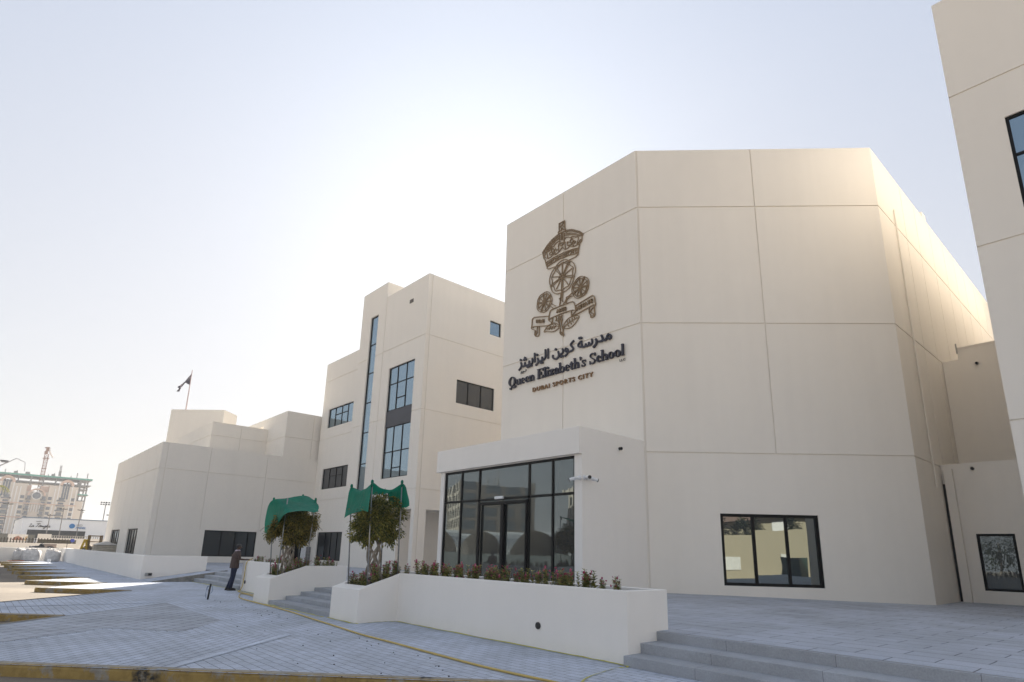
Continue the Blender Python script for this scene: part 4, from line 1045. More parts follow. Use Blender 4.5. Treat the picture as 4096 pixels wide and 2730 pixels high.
def ficus(label, base, rc, hc, czc, mat, seed, lean, flat, n_leaf=15000):
    r = random.Random(seed)
    root = empty('ficus_tree', base, label, 'tree')
    b = Vector(base)
    # plaited trunk: stems winding both ways round an open core
    mb = MB()
    H = czc - base[2] - hc * 0.36
    for k in range(8):
        sg = 1 if k % 2 else -1
        a0 = 2 * math.pi * (k // 2) / 4 + (0.3 if sg > 0 else 0) + r.uniform(-.1, .1)
        pts = []; rad = []
        for t in range(19):
            q = t / 18
            a = a0 + sg * q * 3.9 + 0.12 * math.sin(q * 9 + k)
            rr = (0.185 - 0.045 * math.sin(q * math.pi) + 0.02 * math.sin(q * 7 + k)) * (1.12 if q < .12 else 1) + 0.014 * sg
            pts.append(b + Vector((rr * math.cos(a) + lean[0] * q, rr * math.sin(a) + lean[1] * q, -0.03 + q * (H + .12))))
            rad.append(0.030 - 0.008 * q + 0.005 * math.sin(q * 23 + k))
        mb.tube(pts, rad, 7)
    for k in range(7):        # limbs inside the crown
        a = k * 0.9 + r.uniform(-.2, .2)
        p0 = b + Vector((lean[0] + 0.12 * math.cos(a), lean[1] + 0.12 * math.sin(a), H))
        p2 = b + Vector((lean[0] + rc * .62 * math.cos(a), lean[1] + rc * .62 * math.sin(a), H + hc * r.uniform(.35, .85)))
        mb.tube([p0, (p0 + p2) / 2 + Vector((0, 0, .06)), p2], [0.026, 0.018, 0.008], 6)
    mb.build('trunk', M['bark'], root, True)
    mb = MB()
    c = Vector((base[0] + lean[0], base[1] + lean[1], czc))
    clumps = []
    for k in range(150):
        th = r.uniform(0, 2 * math.pi); z = r.uniform(-1, 1)
        q = (1 - z ** 4) ** .5
        sh = r.uniform(0.35, 0.98)
        sq = 1.0 + 0.12 * math.sin(3 * th + seed) * q
        clumps.append((c + Vector((rc * sq * sh * q * math.cos(th), rc * sq * sh * q * math.sin(th), hc * .5 * sh * (z if z < .6 else z * .92))), r.uniform(0.10, 0.20) * rc / .7))
    for k in range(n_leaf):
        cc, cr = r.choice(clumps)
        d = Vector((r.gauss(0, 1), r.gauss(0, 1), r.gauss(0, 1))).normalized()
        p = cc + d * cr * r.uniform(0.2, 1.0)
        if (p - c).dot(flat[0]) > flat[1]: continue
        o = (p - c); o = o.normalized() if o.length > 0 else d
        dr = (o * 0.6 + d * 0.7 + Vector((0, 0, -0.25))).normalized()
        l = r.uniform(0.055, 0.09)
        leaf(mb, p, dr, Vector((r.gauss(0, .5), r.gauss(0, .5), 1)), l, l * 0.46)
    for k in range(16):        # straggling shoots
        th = r.uniform(0, 2 * math.pi); z = r.uniform(-0.95, .35); q = (1 - z * z) ** .5
        p = c + Vector((rc * .9 * q * math.cos(th), rc * .9 * q * math.sin(th), hc * .47 * z))
        dr = Vector((q * math.cos(th), q * math.sin(th), r.uniform(-.7, .5))).normalized()
        ln = r.uniform(.10, .26) * rc / .7
        for t in range(7):
            pp = p + dr * ln * t / 6 + Vector((0, 0, -0.05 * (t / 6) ** 2))
            for s in (-1, 1):
                leaf(mb, pp, (dr + Vector((r.uniform(-.8, .8), r.uniform(-.8, .8), r.uniform(-.3, .5)))), Vector((0, 0, 1)), .06, .028)
    mb.build('crown', mat, root)
    return root
ficus('nearer ficus tree with a plaited trunk and round crown, in the long planter', (-13.22, 7.42, 0.80), 0.64, 1.32, 2.34, M['leaf_a'], 3, (-0.02, 0.0), (Vector((-.25, -.75, .61)), .50))
ficus('farther ficus tree with a plaited trunk and browner crown, in the planter by the man', (-18.55, 7.45, 0.80), 0.77, 1.22, 2.32, M['leaf_b'], 8, (-0.04, 0.0), (Vector((-.55, -.60, .58)), .36), 24000)

# poles and shade cloths
POLES = (((-13.6, 6.99, .70), (-13.69, 6.89, 3.10)), ((-12.80, 7.06, .72), (-12.86, 7.0, 3.16)), ((-12.80, 7.84, .98), (-12.83, 7.81, 3.23)), ((-13.6, 7.84, .98), (-13.62, 7.80, 3.14)),
         ((-18.95, 7.1, .76), (-19.07, 6.98, 3.05)), ((-18.16, 7.02, .74), (-18.13, 7.05, 3.06)), ((-18.14, 7.86, .98), (-18.08, 7.92, 3.06)), ((-18.95, 7.95, .98), (-19.0, 7.88, 3.22)))
pl_ = ['steel pole at the front left corner of the nearer ficus, under its green cloth', 'steel pole in front of the nearer ficus trunk', 'steel pole right of the nearer ficus crown', 'steel pole behind the nearer ficus trunk',
       'steel pole at the left front corner of the farther ficus', 'tall bare steel pole standing in front of the farther green cloth', 'steel pole right of the farther ficus crown', 'steel pole behind the farther ficus trunk']
for (a, t), l in zip(POLES, pl_):
    mb = MB(); mb.tube([a, tuple((Vector(a) + Vector(t)) / 2), t], 0.017, 10)
    tag(mb.build('support_pole', M['metal'], None, True), l, 'pole', 'steel poles holding the green shade cloths')
for (a, t), lab in ((POLES[0], 'green knot of cloth tied on the front left pole of the nearer ficus'), (POLES[1], 'green knot of cloth tied on the middle pole of the nearer ficus'), (POLES[2], 'green knot of cloth tied on the right pole of the nearer ficus'), (POLES[4], 'green knot of cloth tied on the left pole of the farther ficus'), (POLES[7], 'green knot of cloth tied on the rear pole of the farther ficus'), (POLES[6], 'green knot of cloth tied on the right pole of the farther ficus')):
    KNOTS = globals().setdefault('KNOTS', []); KNOTS.append((t, lab))
def cloth_mat():
    m, nt, b = new_mat('green_shade_net')
    out = [n for n in nt.nodes if n.type == 'OUTPUT_MATERIAL'][0]
    v = coord(nt)
    c = ramp(nt, noise(nt, v, 5.0, 5), [(0.3, (0.002, 0.15, 0.092)), (0.7, (0.004, 0.225, 0.14))])
    nt.links.new(c, b.inputs['Base Color']); b.inputs['Roughness'].default_value = 0.7
    w = nt.nodes.new('ShaderNodeTexWave'); w.inputs['Scale'].default_value = 60.0; nt.links.new(v, w.inputs['Vector'])
    bump(nt, b, noise(nt, coord(nt, 0.4, (1, 1, .35)), 9.0, 4, 0.6), 0.9, 0.05)
    tr = nt.nodes.new('ShaderNodeBsdfTranslucent'); tr.inputs['Color'].default_value = (0.01, 0.30, 0.18, 1)
    mx = nt.nodes.new('ShaderNodeMixShader'); mx.inputs[0].default_value = 0.35
    nt.links.new(b.outputs[0], mx.inputs[1]); nt.links.new(tr.outputs[0], mx.inputs[2]); nt.links.new(mx.outputs[0], out.inputs[0])
    return m
M['cloth'] = cloth_mat()
for t, lab in KNOTS:
    mb = MB(); mb.ball((t[0], t[1], t[2] + .02), .038, 8, 6, (1, 1, 1.5)); mb.ball((t[0] + .015, t[1] - .02, t[2] - .06), .03, 7, 5, (1, 1, 1.6))
    tag(mb.build('cloth_knot', M['cloth'], None, True), lab, 'knot', 'green knots tied on the pole tops')
def lerp_poly(P, t):
    s = t * (len(P) - 1); k = min(int(s), len(P) - 2); return Vector(P[k]).lerp(Vector(P[k + 1]), s - k)
def cr_poly(P, t):
    s = t * (len(P) - 1); k = min(int(s), len(P) - 2); u = s - k
    p = [Vector(P[max(0, min(len(P) - 1, k + j))]) for j in (-1, 0, 1, 2)]
    return 0.5 * ((2 * p[1]) + (p[2] - p[0]) * u + (2 * p[0] - 5 * p[1] + 4 * p[2] - p[3]) * u * u + (3 * p[1] - p[0] - 3 * p[2] + p[3]) * u ** 3)
def sheet(label, rows, nu, nv, wr, seed):
    """rows: polylines (left to right) lofted front to back with wrinkles"""
    r = random.Random(seed); ph = [r.uniform(0, 6) for _ in range(8)]
    mb = MB(); g = []
    for j in range(nv + 1):
        row = []
        t = j / nv
        for i in range(nu + 1):
            u = i / nu
            p = cr_poly([cr_poly(R_, u) for R_ in rows], t)
            w = wr * (abs(math.sin(6 * u + 4 * t + ph[4])) * .9 + math.sin(9 * u + 5 * t + ph[0]) * .5 + math.sin(17 * u - 11 * t + ph[1]) * .35 + math.sin(31 * u + 7 * t * t * 3 + ph[2]) * .25 + math.sin(13 * t + 3 * u + ph[3]) * .3)
            p = p + Vector((w * .35, w * .6, w * .7))
            row.append(len(mb.v)); mb.v.append(tuple(p))
        g.append(row)
    for j in range(nv):
        for i in range(nu):
            mb.f.append((g[j][i], g[j][i + 1], g[j + 1][i + 1], g[j + 1][i])); mb.mi.append(0)
    return tag(mb.build('shade_cloth', M['cloth'], None, True), label, 'shade cloth', 'green shade cloths over the ficus trees')
A1, A2, A3, A4 = [Vector(p[1]) for p in POLES[:4]]
sheet('green shade cloth with square hanging ends over the nearer ficus', [
    [(-13.80, 6.80, 2.31), (-13.40, 6.78, 2.41), (-13.0, 6.79, 2.45), (-12.62, 6.84, 2.46)],
    [(-13.77, 6.83, 2.70), (-13.40, 6.86, 2.72), (-13.0, 6.88, 2.78), (-12.72, 6.90, 2.80)],
    [A1 + Vector((-.01, -.02, -.03)), (-13.42, 6.93, 2.98), (-13.12, 6.96, 3.02), A2 + Vector((0, -.02, -.02))],
    [(-13.68, 7.15, 3.02), (-13.40, 7.2, 2.92), (-13.1, 7.22, 2.96), (-12.84, 7.22, 3.04)],
    [(-13.65, 7.50, 3.02), (-13.40, 7.5, 2.93), (-13.1, 7.5, 2.96), (-12.84, 7.52, 3.03)],
    [A4 + Vector((0, .02, -.02)), (-13.35, 7.86, 3.06), (-13.05, 7.84, 3.08), A3 + Vector((0, .02, -.03))],
    [(-13.60, 7.92, 2.85), (-13.3, 7.92, 2.86), (-12.9, 7.88, 2.84), (-12.54, 7.80, 2.90)],
    [(-13.58, 7.93, 2.68), (-13.25, 7.92, 2.66), (-12.8, 7.86, 2.60), (-12.33, 7.74, 2.63)]], 26, 44, 0.022, 4)
KC = Vector((0, 0, 1.6))
def fwd_(p, k): return KC + (Vector(p) - KC) * k
B_ROWS = [
    [(-20.55, 7.33, 2.04), (-20.40, 7.27, 2.50), (-20.02, 7.15, 2.88), (-19.25, 7.03, 3.05), (-19.2, 7.5, 3.15), (-18.98, 7.92, 3.22), (-18.45, 7.93, 3.12), (-18.05, 7.94, 3.05)],
    [(-20.30, 7.36, 1.98), (-20.02, 7.26, 2.42), (-19.56, 7.18, 2.72), (-19.0, 7.18, 2.92), (-18.85, 7.45, 2.98), (-18.45, 7.65, 3.00), (-18.1, 7.75, 2.94), (-17.80, 7.86, 2.88)],
    [(-20.0, 7.30, 1.93), (-19.5, 7.22, 2.32), (-19.0, 7.16, 2.58), (-18.55, 7.20, 2.73), (-18.2, 7.35, 2.77), (-17.85, 7.45, 2.80), (-17.6, 7.60, 2.76), (-17.45, 7.75, 2.72)],
    [(-19.86, 7.26, 1.90), (-19.2, 7.20, 2.24), (-18.7, 7.16, 2.50), (-18.3, 7.18, 2.64), (-17.75, 7.22, 2.63), (-17.35, 7.28, 2.63), (-17.2, 7.48, 2.62), (-17.22, 7.70, 2.66)]]
B_ROWS = [[fwd_(p, (.955, .955, .955, .96, .975, 1, 1, 1)[k]) for k, p in enumerate(r_)] for r_ in B_ROWS]
sheet('green shade cloth slipping down to the left over the farther ficus', B_ROWS, 44, 16, 0.03, 9)

# bedding plants
def make_plant(seed, h, lm, pm, nf):
    r = random.Random(seed)
    root = bpy.data.objects.new('bedding_plant', None); COL.objects.link(root); root.empty_display_size = .1
    mb = MB()
    tops = []
    for s in range(r.choice((4, 5, 6))):
        a = r.uniform(0, 6.28); rr = r.uniform(0.0, 0.085)
        hh = h * r.uniform(0.6, 1.0)
        p0 = Vector((rr * math.cos(a), rr * math.sin(a), -0.02)); p1 = p0 + Vector((r.uniform(-.06, .06), r.uniform(-.06, .06), hh))
        mb.tube([p0, (p0 + p1) / 2 + Vector((r.uniform(-.01, .01), 0, 0)), p1], [0.005, 0.004, 0.003], 5)
        n = int(hh / 0.022)
        for k in range(n):
            q = p0.lerp(p1, 0.12 + 0.88 * k / n)
            for g in range(3):
                b = k * 1.1 + g * 2.1 + r.uniform(-.3, .3)
                l = r.uniform(.055, .085) * (1.1 - .4 * k / n)
                leaf(mb, q, Vector((math.cos(b), math.sin(b), r.uniform(.1, .7))), Vector((0, 0, 1)), l, l * .55)
        tops.append(p1)
    mb.build('foliage', lm, root)
    mb = MB()
    for k in range(nf):
        p = r.choice(tops) + Vector((r.uniform(-.07, .07), r.uniform(-.07, .07), r.uniform(-h * .5, .03)))
        nrm = Vector((r.uniform(-1, 1), r.uniform(-1, 1), r.uniform(.1, 1))).normalized()
        t = nrm.cross(Vector((0.2, 0.1, 1))).normalized(); b = nrm.cross(t)
        i = len(mb.v); s = r.uniform(.018, .028)
        mb.v.append(tuple(p - nrm * .004))
        for j in range(10):
            w = 2 * math.pi * j / 10; q = s * (1.0 if j % 2 == 0 else .62)
            mb.v.append(tuple(p + (t * math.cos(w) + b * math.sin(w)) * q + nrm * .004))
        for j in range(10): mb.f.append((i, i + 1 + j, i + 1 + (j + 1) % 10)); mb.mi.append(0)
    mb.build('flowers', pm, root)
    return root
protos = [make_plant(11, .26, M['leaf_f'], M['petal'], 11), make_plant(12, .33, M['leaf_f'], M['petal'], 13), make_plant(13, .24, M['leaf_y'], M['petal'], 7), make_plant(14, .30, M['leaf_f'], M['petal'], 7), make_plant(15, .24, M['leaf_y'], M['petal_w'], 4)]
used = [False] * 5
pr = random.Random(21)
def plant(x, y, z, label, group, k=None, s=1.0):
    k = pr.choice((0, 0, 1, 1, 2, 3, 3)) if k is None else k
    if not used[k]: o = protos[k]; used[k] = True
    else: o = copy_tree(protos[k])
    o.location = (x, y, z); o.rotation_euler = (0, 0, pr.uniform(0, 6.28))
    sc = s * pr.uniform(.75, 1.25); o.scale = (sc * .9, sc * .9, sc * pr.uniform(.95, 1.3))
    tag(o, label, 'plant', group)
    return o
g1 = 'pink bedding plants in a row along the long front planter'
l1 = 'pink flowered bedding plant in the row along the long front planter'
for k in range(44):
    x = -12.40 + k * 0.124 + pr.uniform(-.06, .06)
    if k == 35: continue
    plant(x, 8.10 + pr.uniform(-.1, .16), 0.99, l1, g1, None if k != 4 else 4)
plant(-7.02, 8.12, .99, 'yellowish bedding plant second from the right end of the long front planter', g1, 2, 1.1)
plant(-6.72, 8.10, .99, 'slim pink bedding plant beside the last one in the long front planter', g1, 0)
plant(-6.40, 8.15, .99, 'last pink bedding plant at the right end of the long front planter', g1, 1, 1.1)
g2 = 'pink bedding plants round the nearer ficus trunk'
for x, y in ((-13.62, 7.12), (-13.38, 7.06), (-13.15, 7.05), (-12.95, 7.08), (-12.86, 7.3), (-12.84, 7.55), (-13.02, 7.68), (-12.9, 7.85), (-13.55, 7.35), (-13.6, 7.62), (-13.3, 7.75), (-13.1, 8.0), (-12.75, 8.05)):
    plant(x, y, ztop(y) - .07, 'pink bedding plant round the foot of the nearer ficus', g2, None, 1.05)
g3 = 'bedding plants round the farther ficus trunk'
for x, y in ((-18.88, 7.22), (-18.62, 7.12), (-18.35, 7.12), (-18.22, 7.35), (-18.2, 7.62), (-18.3, 7.85), (-18.85, 7.5), (-18.8, 7.8), (-18.5, 8.05), (-18.25, 8.25)):
    plant(x, y, ztop(y) - .07, 'bedding plant round the foot of the farther ficus', g3, None, 1.05)
g4 = 'low bedding plants along the planter beside the man'
for k in range(19):
    plant(-23.45 + k * .235 + pr.uniform(-.07, .07), 8.28 + pr.uniform(-.08, .2), 0.99, 'small bedding plant in the row along the planter beside the man', g4, pr.choice((2, 2, 3, 0)), .92)
for k in range(6):
    plant(-18.3 + pr.uniform(-.1, .1), 8.4 + k * .09, 0.99, 'bedding plant in the arm of the planter behind the farther ficus', 'bedding plants behind the farther ficus', pr.choice((0, 1, 3)), .9)

# ------------------------------------------------------------------ hose, tape, pipe stub
M['hose'] = plain('yellow_hose', (0.50, 0.36, 0.10), 0.5, 0, 0.12, 5)
HP = [(-23.60, 8.12, 1.16), (-23.50, 7.98, 1.10), (-23.44, 7.86, 0.98), (-23.43, 7.84, 0.5), (-23.44, 7.82, .18), (-23.35, 7.72, .025), (-23.0, 7.56, .022), (-22.0, 7.52, .022), (-20.6, 7.60, .022), (-19.6, 7.56, .022), (-19.32, 7.42, .022), (-19.5, 7.22, .022), (-20.6, 7.30, .022), (-21.6, 7.38, .022), (-21.85, 7.28, .022), (-21.3, 7.05, .022), (-20.2, 6.72, .022),
      (-18.6, 6.58, .022), (-17.0, 6.52, .022), (-15.4, 6.42, .022), (-13.6, 6.22, .022), (-12.0, 6.06, .022), (-10.8, 5.93, .022), (-9.7, 5.90, .022), (-8.3, 5.84, .022), (-7.0, 5.80, .022), (-5.9, 5.86, .022), (-4.2, 6.05, .022)]
pts = [cr_poly(HP, k / 160) for k in range(161)]
mb = MB(); mb.tube(pts, 0.0165, 8)
tag(mb.build('garden_hose', M['hose'], None, True), 'yellow garden hose running from the man across the grey paving', 'hose')
M['tape'] = plain('yellow_tape', (0.50, 0.46, 0.06), 0.6, 0, 0.15, 4)
def tape(pts, label, seed):
    r = random.Random(seed); mb = MB(); prev = None
    for k in range(len(pts) * 6):
        p = cr_poly(pts, k / (len(pts) * 6 - 1)); a = r.uniform(-.5, .5)
        row = (p + Vector((0, -.018, .006 + abs(a) * .012)), p + Vector((.01, .02, .006 + abs(a) * .03)))
        if prev: mb.face(prev[0], row[0], row[1], prev[1])
        prev = row
    tag(mb.build('ground_tape', M['tape'], None, True), label, 'tape')
tape([(-13.97, 6.70, 0), (-13.2, 6.69, 0), (-12.55, 6.70, 0), (-12.53, 7.2, 0), (-12.4, 7.68, 0), (-11.0, 7.70, 0), (-9.0, 7.69, 0), (-7.0, 7.70, 0), (-5.9, 7.66, 0), (-5.86, 7.3, 0), (-5.7, 6.6, 0), (-5.5, 6.2, 0)], 'yellow tape on the ground along the foot of the long front planter', 1)
tape([(-19.2, 6.68, 0), (-18.2, 6.66, 0), (-17.6, 6.70, 0), (-15.6, 6.68, 0), (-14.05, 6.66, 0)], 'yellow tape along the foot of the central steps', 2)
tape([(-30.0, 7.82, 0), (-27.5, 7.80, 0), (-25.5, 7.82, 0), (-24.0, 7.78, 0), (-21.5, 7.82, 0), (-19.4, 7.80, 0)], 'yellow tape along the foot of the left steps behind the man', 3)
root = empty('pipe_stub', (-20.23, 5.78, 0), 'thin black pipe stub with a loop of blue cable standing out of the paving', 'pipe')
mb = MB(); mb.tube([(-20.23, 5.78, -.02), (-20.22, 5.79, .25), (-20.20, 5.80, .46)], .028, 10); mb.build('pipe', M['black'], root, True)
mb = MB()
mb.tube([cr_poly([(-20.20, 5.8, .42), (-20.17, 5.84, .38), (-20.15, 5.86, .27), (-20.19, 5.82, .18), (-20.23, 5.77, .26), (-20.27, 5.73, .33), (-20.24, 5.76, .39), (-20.28, 5.72, .33), (-20.27, 5.72, .05)], k / 40) for k in range(41)], .006, 6)
mb.build('cable', plain('blue_cable', (0.05, 0.11, 0.22), 0.5), root, True)
# pebbles and crumbs of mortar on the paving
pc = random.Random(5)
PEB = plain('dark_grit', (0.10, 0.10, 0.10), 0.9)
mb = MB()
for k in range(70):
    t = pc.random(); x = -19.5 + 12.5 * t + pc.uniform(-.8, .8); y = 6.2 - 0.6 * t - abs(pc.gauss(0, .8)); s = pc.uniform(.006, .016)
    mb.ball((x, y, s * .5), s, 6, 4, (1.3, 1, .6))
tag(mb.build('grit', PEB), 'dark grit scattered on the paving beside the hose', 'grit', None, 'stuff')

# ------------------------------------------------------------------ security cameras
def sec_cam(label, base, nrm, aim, k=1.0):
    root = empty('security_camera', base, label, 'camera', 'white security cameras on the entrance block corner')
    p = Vector(base); n = Vector(nrm); a = Vector(aim).normalized()
    mb = MB(); mb.tube([p, p + n * .05 * k], .075 * k, 16); bevel(mb.build('mount', M['white'], root), .01, 2)
    q = p + n * .12 * k
    mb = MB(); mb.tube([p + n * .04 * k, q], .03 * k, 10); mb.tube([q - a * .03 * k, q + a * .10 * k, q + a * .11 * k, q + a * .26 * k], [.04 * k, .045 * k, .052 * k, .052 * k], 14)
    mb.build('body', M['white'], root, False)
    mb = MB(); mb.tube([q + a * .26 * k, q + a * .285 * k], .056 * k, 14); mb.build('lens', M['black'], root)
sec_cam('white security camera aimed left on the front of the entrance block corner', (-12.29, EY + .12 - .0, 3.93), (0, -1, 0), (-.8, -.45, -.22))
sec_cam('white security camera aimed right on the side of the entrance block corner', (HX, 14.12, 3.95), (1, 0, 0), (.35, .8, -.25))
sec_cam('white security camera with a dark square front beside the one aimed right', (HX, 13.98, 3.95), (1, 0, 0), (.8, -.5, -.1))
sec_cam('small security camera on the classroom block corner column', (LX, 21.3, 5.0), (1, 0, 0), (.5, .5, -.6), .55)

# ------------------------------------------------------------------ the man
def skin_mesh(name, verts, edges, radii, mat, parent, sub=2):
    me = bpy.data.meshes.new(name); me.from_pydata([tuple(v) for v in verts], edges, [])
    o = bpy.data.objects.new(name, me); COL.objects.link(o)
    sm = o.modifiers.new('skin', 'SKIN'); sm.use_smooth_shade = True
    for sv, rr in zip(me.skin_vertices[0].data, radii): sv.radius = rr if hasattr(rr, '__len__') else (rr, rr)
    me.skin_vertices[0].data[0].use_root = True
    ss = o.modifiers.new('sub', 'SUBSURF'); ss.levels = sub; ss.render_levels = sub
    bpy.context.view_layer.update()
    nm = bpy.data.meshes.new_from_object(o.evaluated_get(bpy.context.evaluated_depsgraph_get()))
    nm.name = name
    bpy.data.objects.remove(o); bpy.data.meshes.remove(me)
    nm.materials.clear(); nm.materials.append(mat)
    for p in nm.polygons: p.use_smooth = True
    no = bpy.data.objects.new(name, nm); COL.objects.link(no)
    if parent:
        no.parent = parent; off = Vector(parent.location) + (Vector(parent.parent.location) if parent.parent else Vector())
        nm.transform(Matrix.Translation(-off))
    return no
PB = Vector((-23.98, 7.62, 0)); FW = Vector((0.20, 0.98, 0)).normalized(); RT = Vector((FW.y, -FW.x, 0))
def J_(f, r, z): return PB + FW * f + RT * r + Vector((0, 0, z))
M['skin'] = plain('dark_brown_skin', (0.075, 0.040, 0.025), 0.55)
M['shirt'] = plain('brown_polo_shirt', (0.075, 0.050, 0.042), 0.85, 0, 0.18, 9)
M['trouser'] = plain('navy_trousers', (0.012, 0.018, 0.045), 0.85, 0, 0.2, 7)
M['shoe'] = plain('black_boots', (0.012, 0.011, 0.010), 0.5)
M['collar'] = plain('pale_pink_collar', (0.50, 0.40, 0.46), 0.8)
M['hair'] = plain('short_grey_hair', (0.055, 0.050, 0.048), 0.9, 0, 0.4, 60, 0.8)
vs, es, rs = [], [], []
def V_(p, r, link=None):
    vs.append(p); rs.append(r)
    if link is not None: es.append((link, len(vs) - 1))
    return len(vs) - 1
pel = V_(J_(0, 0, .92), .115); sp = V_(J_(.01, 0, 1.10), .105, pel); ch = V_(J_(.03, 0, 1.28), .115, sp); nk = V_(J_(.05, 0, 1.43), .055, ch)
h0 = V_(J_(.07, 0, 1.50), .058, nk); h1 = V_(J_(.095, 0, 1.57), .083, h0); h2 = V_(J_(.09, 0, 1.645), .062, h1)
for s in (-1, 1):
    hp = V_(J_(0, .085 * s, .86), .085, pel); kn = V_(J_(-.01, .095 * s, .48), .058, hp); an = V_(J_(-.10 + .03 * s, .10 * s, .09), .038, kn); V_(J_(.06 + .03 * s, .11 * s, .045), .032, an)
    sh = V_(J_(.04, .165 * s, 1.37), .055, ch); el = V_(J_(.10, .235 * s, 1.13), .040, sh); wr_ = V_(J_(.38, .20 * s, 1.105), .026, el); pm = V_(J_(.44, .195 * s, 1.115), (.034, .018), wr_)
    for q, (dr, ln) in enumerate(((-.033, .062), (-.011, .076), (.011, .072), (.032, .056))):
        f1 = V_(J_(.475, .195 * s + dr, 1.125), .0095, pm); f2 = V_(J_(.475 + ln * .6, .195 * s + dr, 1.122), .0085, f1); V_(J_(.475 + ln, .195 * s + dr * 1.05, 1.100), .0075, f2)
    t1 = V_(J_(.43, .155 * s, 1.115), .011, pm); V_(J_(.475, .135 * s, 1.122), .009, t1)
man = empty('person', tuple(PB), 'man in a brown shirt and navy trousers leaning over the planter with a hose', 'person')
body = skin_mesh('body', vs, es, rs, M['skin'], man)
mb = MB()      # ears, nose joined as face detail
for s in (-1, 1): mb.ball(J_(.085, .083 * s, 1.565), .028, 8, 6, (.5, .8, 1))
mb.ball(J_(.182, 0, 1.555), .02, 8, 6, (.8, .8, 1.2))
mb.build('face', M['skin'], man, True)
mb = MB(); mb.ball(J_(.070, 0, 1.602), .094, 14, 10, (.92, 1.02, .88)); mb.build('hair', M['hair'], man, True)
def loft(mb, rings, n=18):
    g = []
    for c, rx, ry in rings:
        row = []
        for k in range(n):
            a = 2 * math.pi * k / n
            row.append(len(mb.v)); mb.v.append(tuple(c + RT * rx * math.cos(a) + FW * ry * math.sin(a)))
        g.append(row)
    for j in range(len(g) - 1):
        for k in range(n): mb.f.append((g[j][k], g[j][(k + 1) % n], g[j + 1][(k + 1) % n], g[j + 1][k])); mb.mi.append(mb.m)
mb = MB()
loft(mb, [(J_(0.0, 0, .80), .205, .165), (J_(.0, 0, .86), .20, .16), (J_(.0, 0, 1.02), .175, .15), (J_(.01, 0, 1.16), .175, .15), (J_(.025, 0, 1.28), .195, .15), (J_(.04, 0, 1.37), .185, .125), (J_(.048, 0, 1.425), .12, .09), (J_(.05, 0, 1.45), .07, .068)])
for s in (-1, 1): mb.tube([J_(.04, .13 * s, 1.385), J_(.045, .175 * s, 1.37), J_(.07, .21 * s, 1.26), J_(.10, .240 * s, 1.15)], [.06, .078, .074, .070], 14)
mb.build('shirt', M['shirt'], man, True)
mb = MB(); loft(mb, [(J_(.045, 0, 1.425), .088, .084), (J_(.055, 0, 1.465), .074, .072), (J_(.045, 0, 1.435), .10, .092), (J_(.040, 0, 1.415), .112, .096)]); mb.build('collar', M['collar'], man, True)
mb = MB()
for k in range(3):
    y = 1.30 - k * .025; w = (.05, .07, .06)[k]
    p = [J_(-.128 + (y - 1.28) * .1, w * q / 3 - .02, y) for q in (-3, -1, 1, 3)]
    mb.tube(p, .006, 6)
mb.build('back_print', plain('orange_print', (0.22, 0.10, 0.02), 0.8), man)
mb = MB()
loft(mb, [(J_(0, 0, .98), .165, .125), (J_(0, 0, .88), .178, .14), (J_(.01, 0, .80), .165, .13), (J_(.015, 0, .76), .15, .11)])
for s in (-1, 1): mb.tube([J_(.0, .085 * s, .84), J_(.0, .088 * s, .74), J_(-.01, .095 * s, .48), J_(-.05 + .015 * s, .10 * s, .28), J_(-.09 + .03 * s, .10 * s, .085)], [.100, .098, .078, .074, .070], 14)
mb.build('trousers', M['trouser'], man, True)
for s in (-1, 1):
    mb = MB(); c = J_(-.04 + .03 * s, .105 * s, 0)
    for z0, z1, l, w in ((0.0, .035, .155, .056), (.035, .075, .145, .050)):
        loft(mb, [(c + Vector((0, 0, z0)), w, l), (c + Vector((0, 0, z1)), w * .96, l * .97)])
    mb.ball(c + FW * .03 + Vector((0, 0, .075)), .05, 12, 6, (1, 1.6, .5)); mb.tube([J_(-.11 + .03 * s, .10 * s, .05), J_(-.11 + .03 * s, .10 * s, .13)], .054, 12)
    mb.build('boot', M['shoe'], man, True)

# stacked blocks under a white sheet by the side door
mb = MB()
for k in range(5):
    for j in range(2): mb.box((-45.40 + .01 * (k % 2), 19.20 + j * .26, T + k * .25), (-45.0, 19.445 + j * .26, T + k * .25 + .24))
tag(mb.build('block_stack', plain('grey_concrete_blocks', (0.24, 0.235, 0.23), 0.95, 0, 0.2, 8)), 'stack of grey concrete blocks by the dark side door behind the farther ficus', 'blocks')
mb = MB(); g = []
for j in range(7):
    row = []
    for i in range(6):
        row.append(len(mb.v)); mb.v.append((-44.98 + .10 * (j / 6) * abs(math.sin(i * 1.7)), 18.98 + i * .075 - .05 * j / 6, 1.72 - j * .19 + .04 * math.sin(i)))
    g.append(row)
for j in range(6):
    for i in range(5): mb.f.append((g[j][i], g[j][i + 1], g[j + 1][i + 1], g[j + 1][i])); mb.mi.append(0)
tag(mb.build('white_sheet', M['white'], None, True), 'white sheet hanging over the stack of grey blocks', 'sheet')
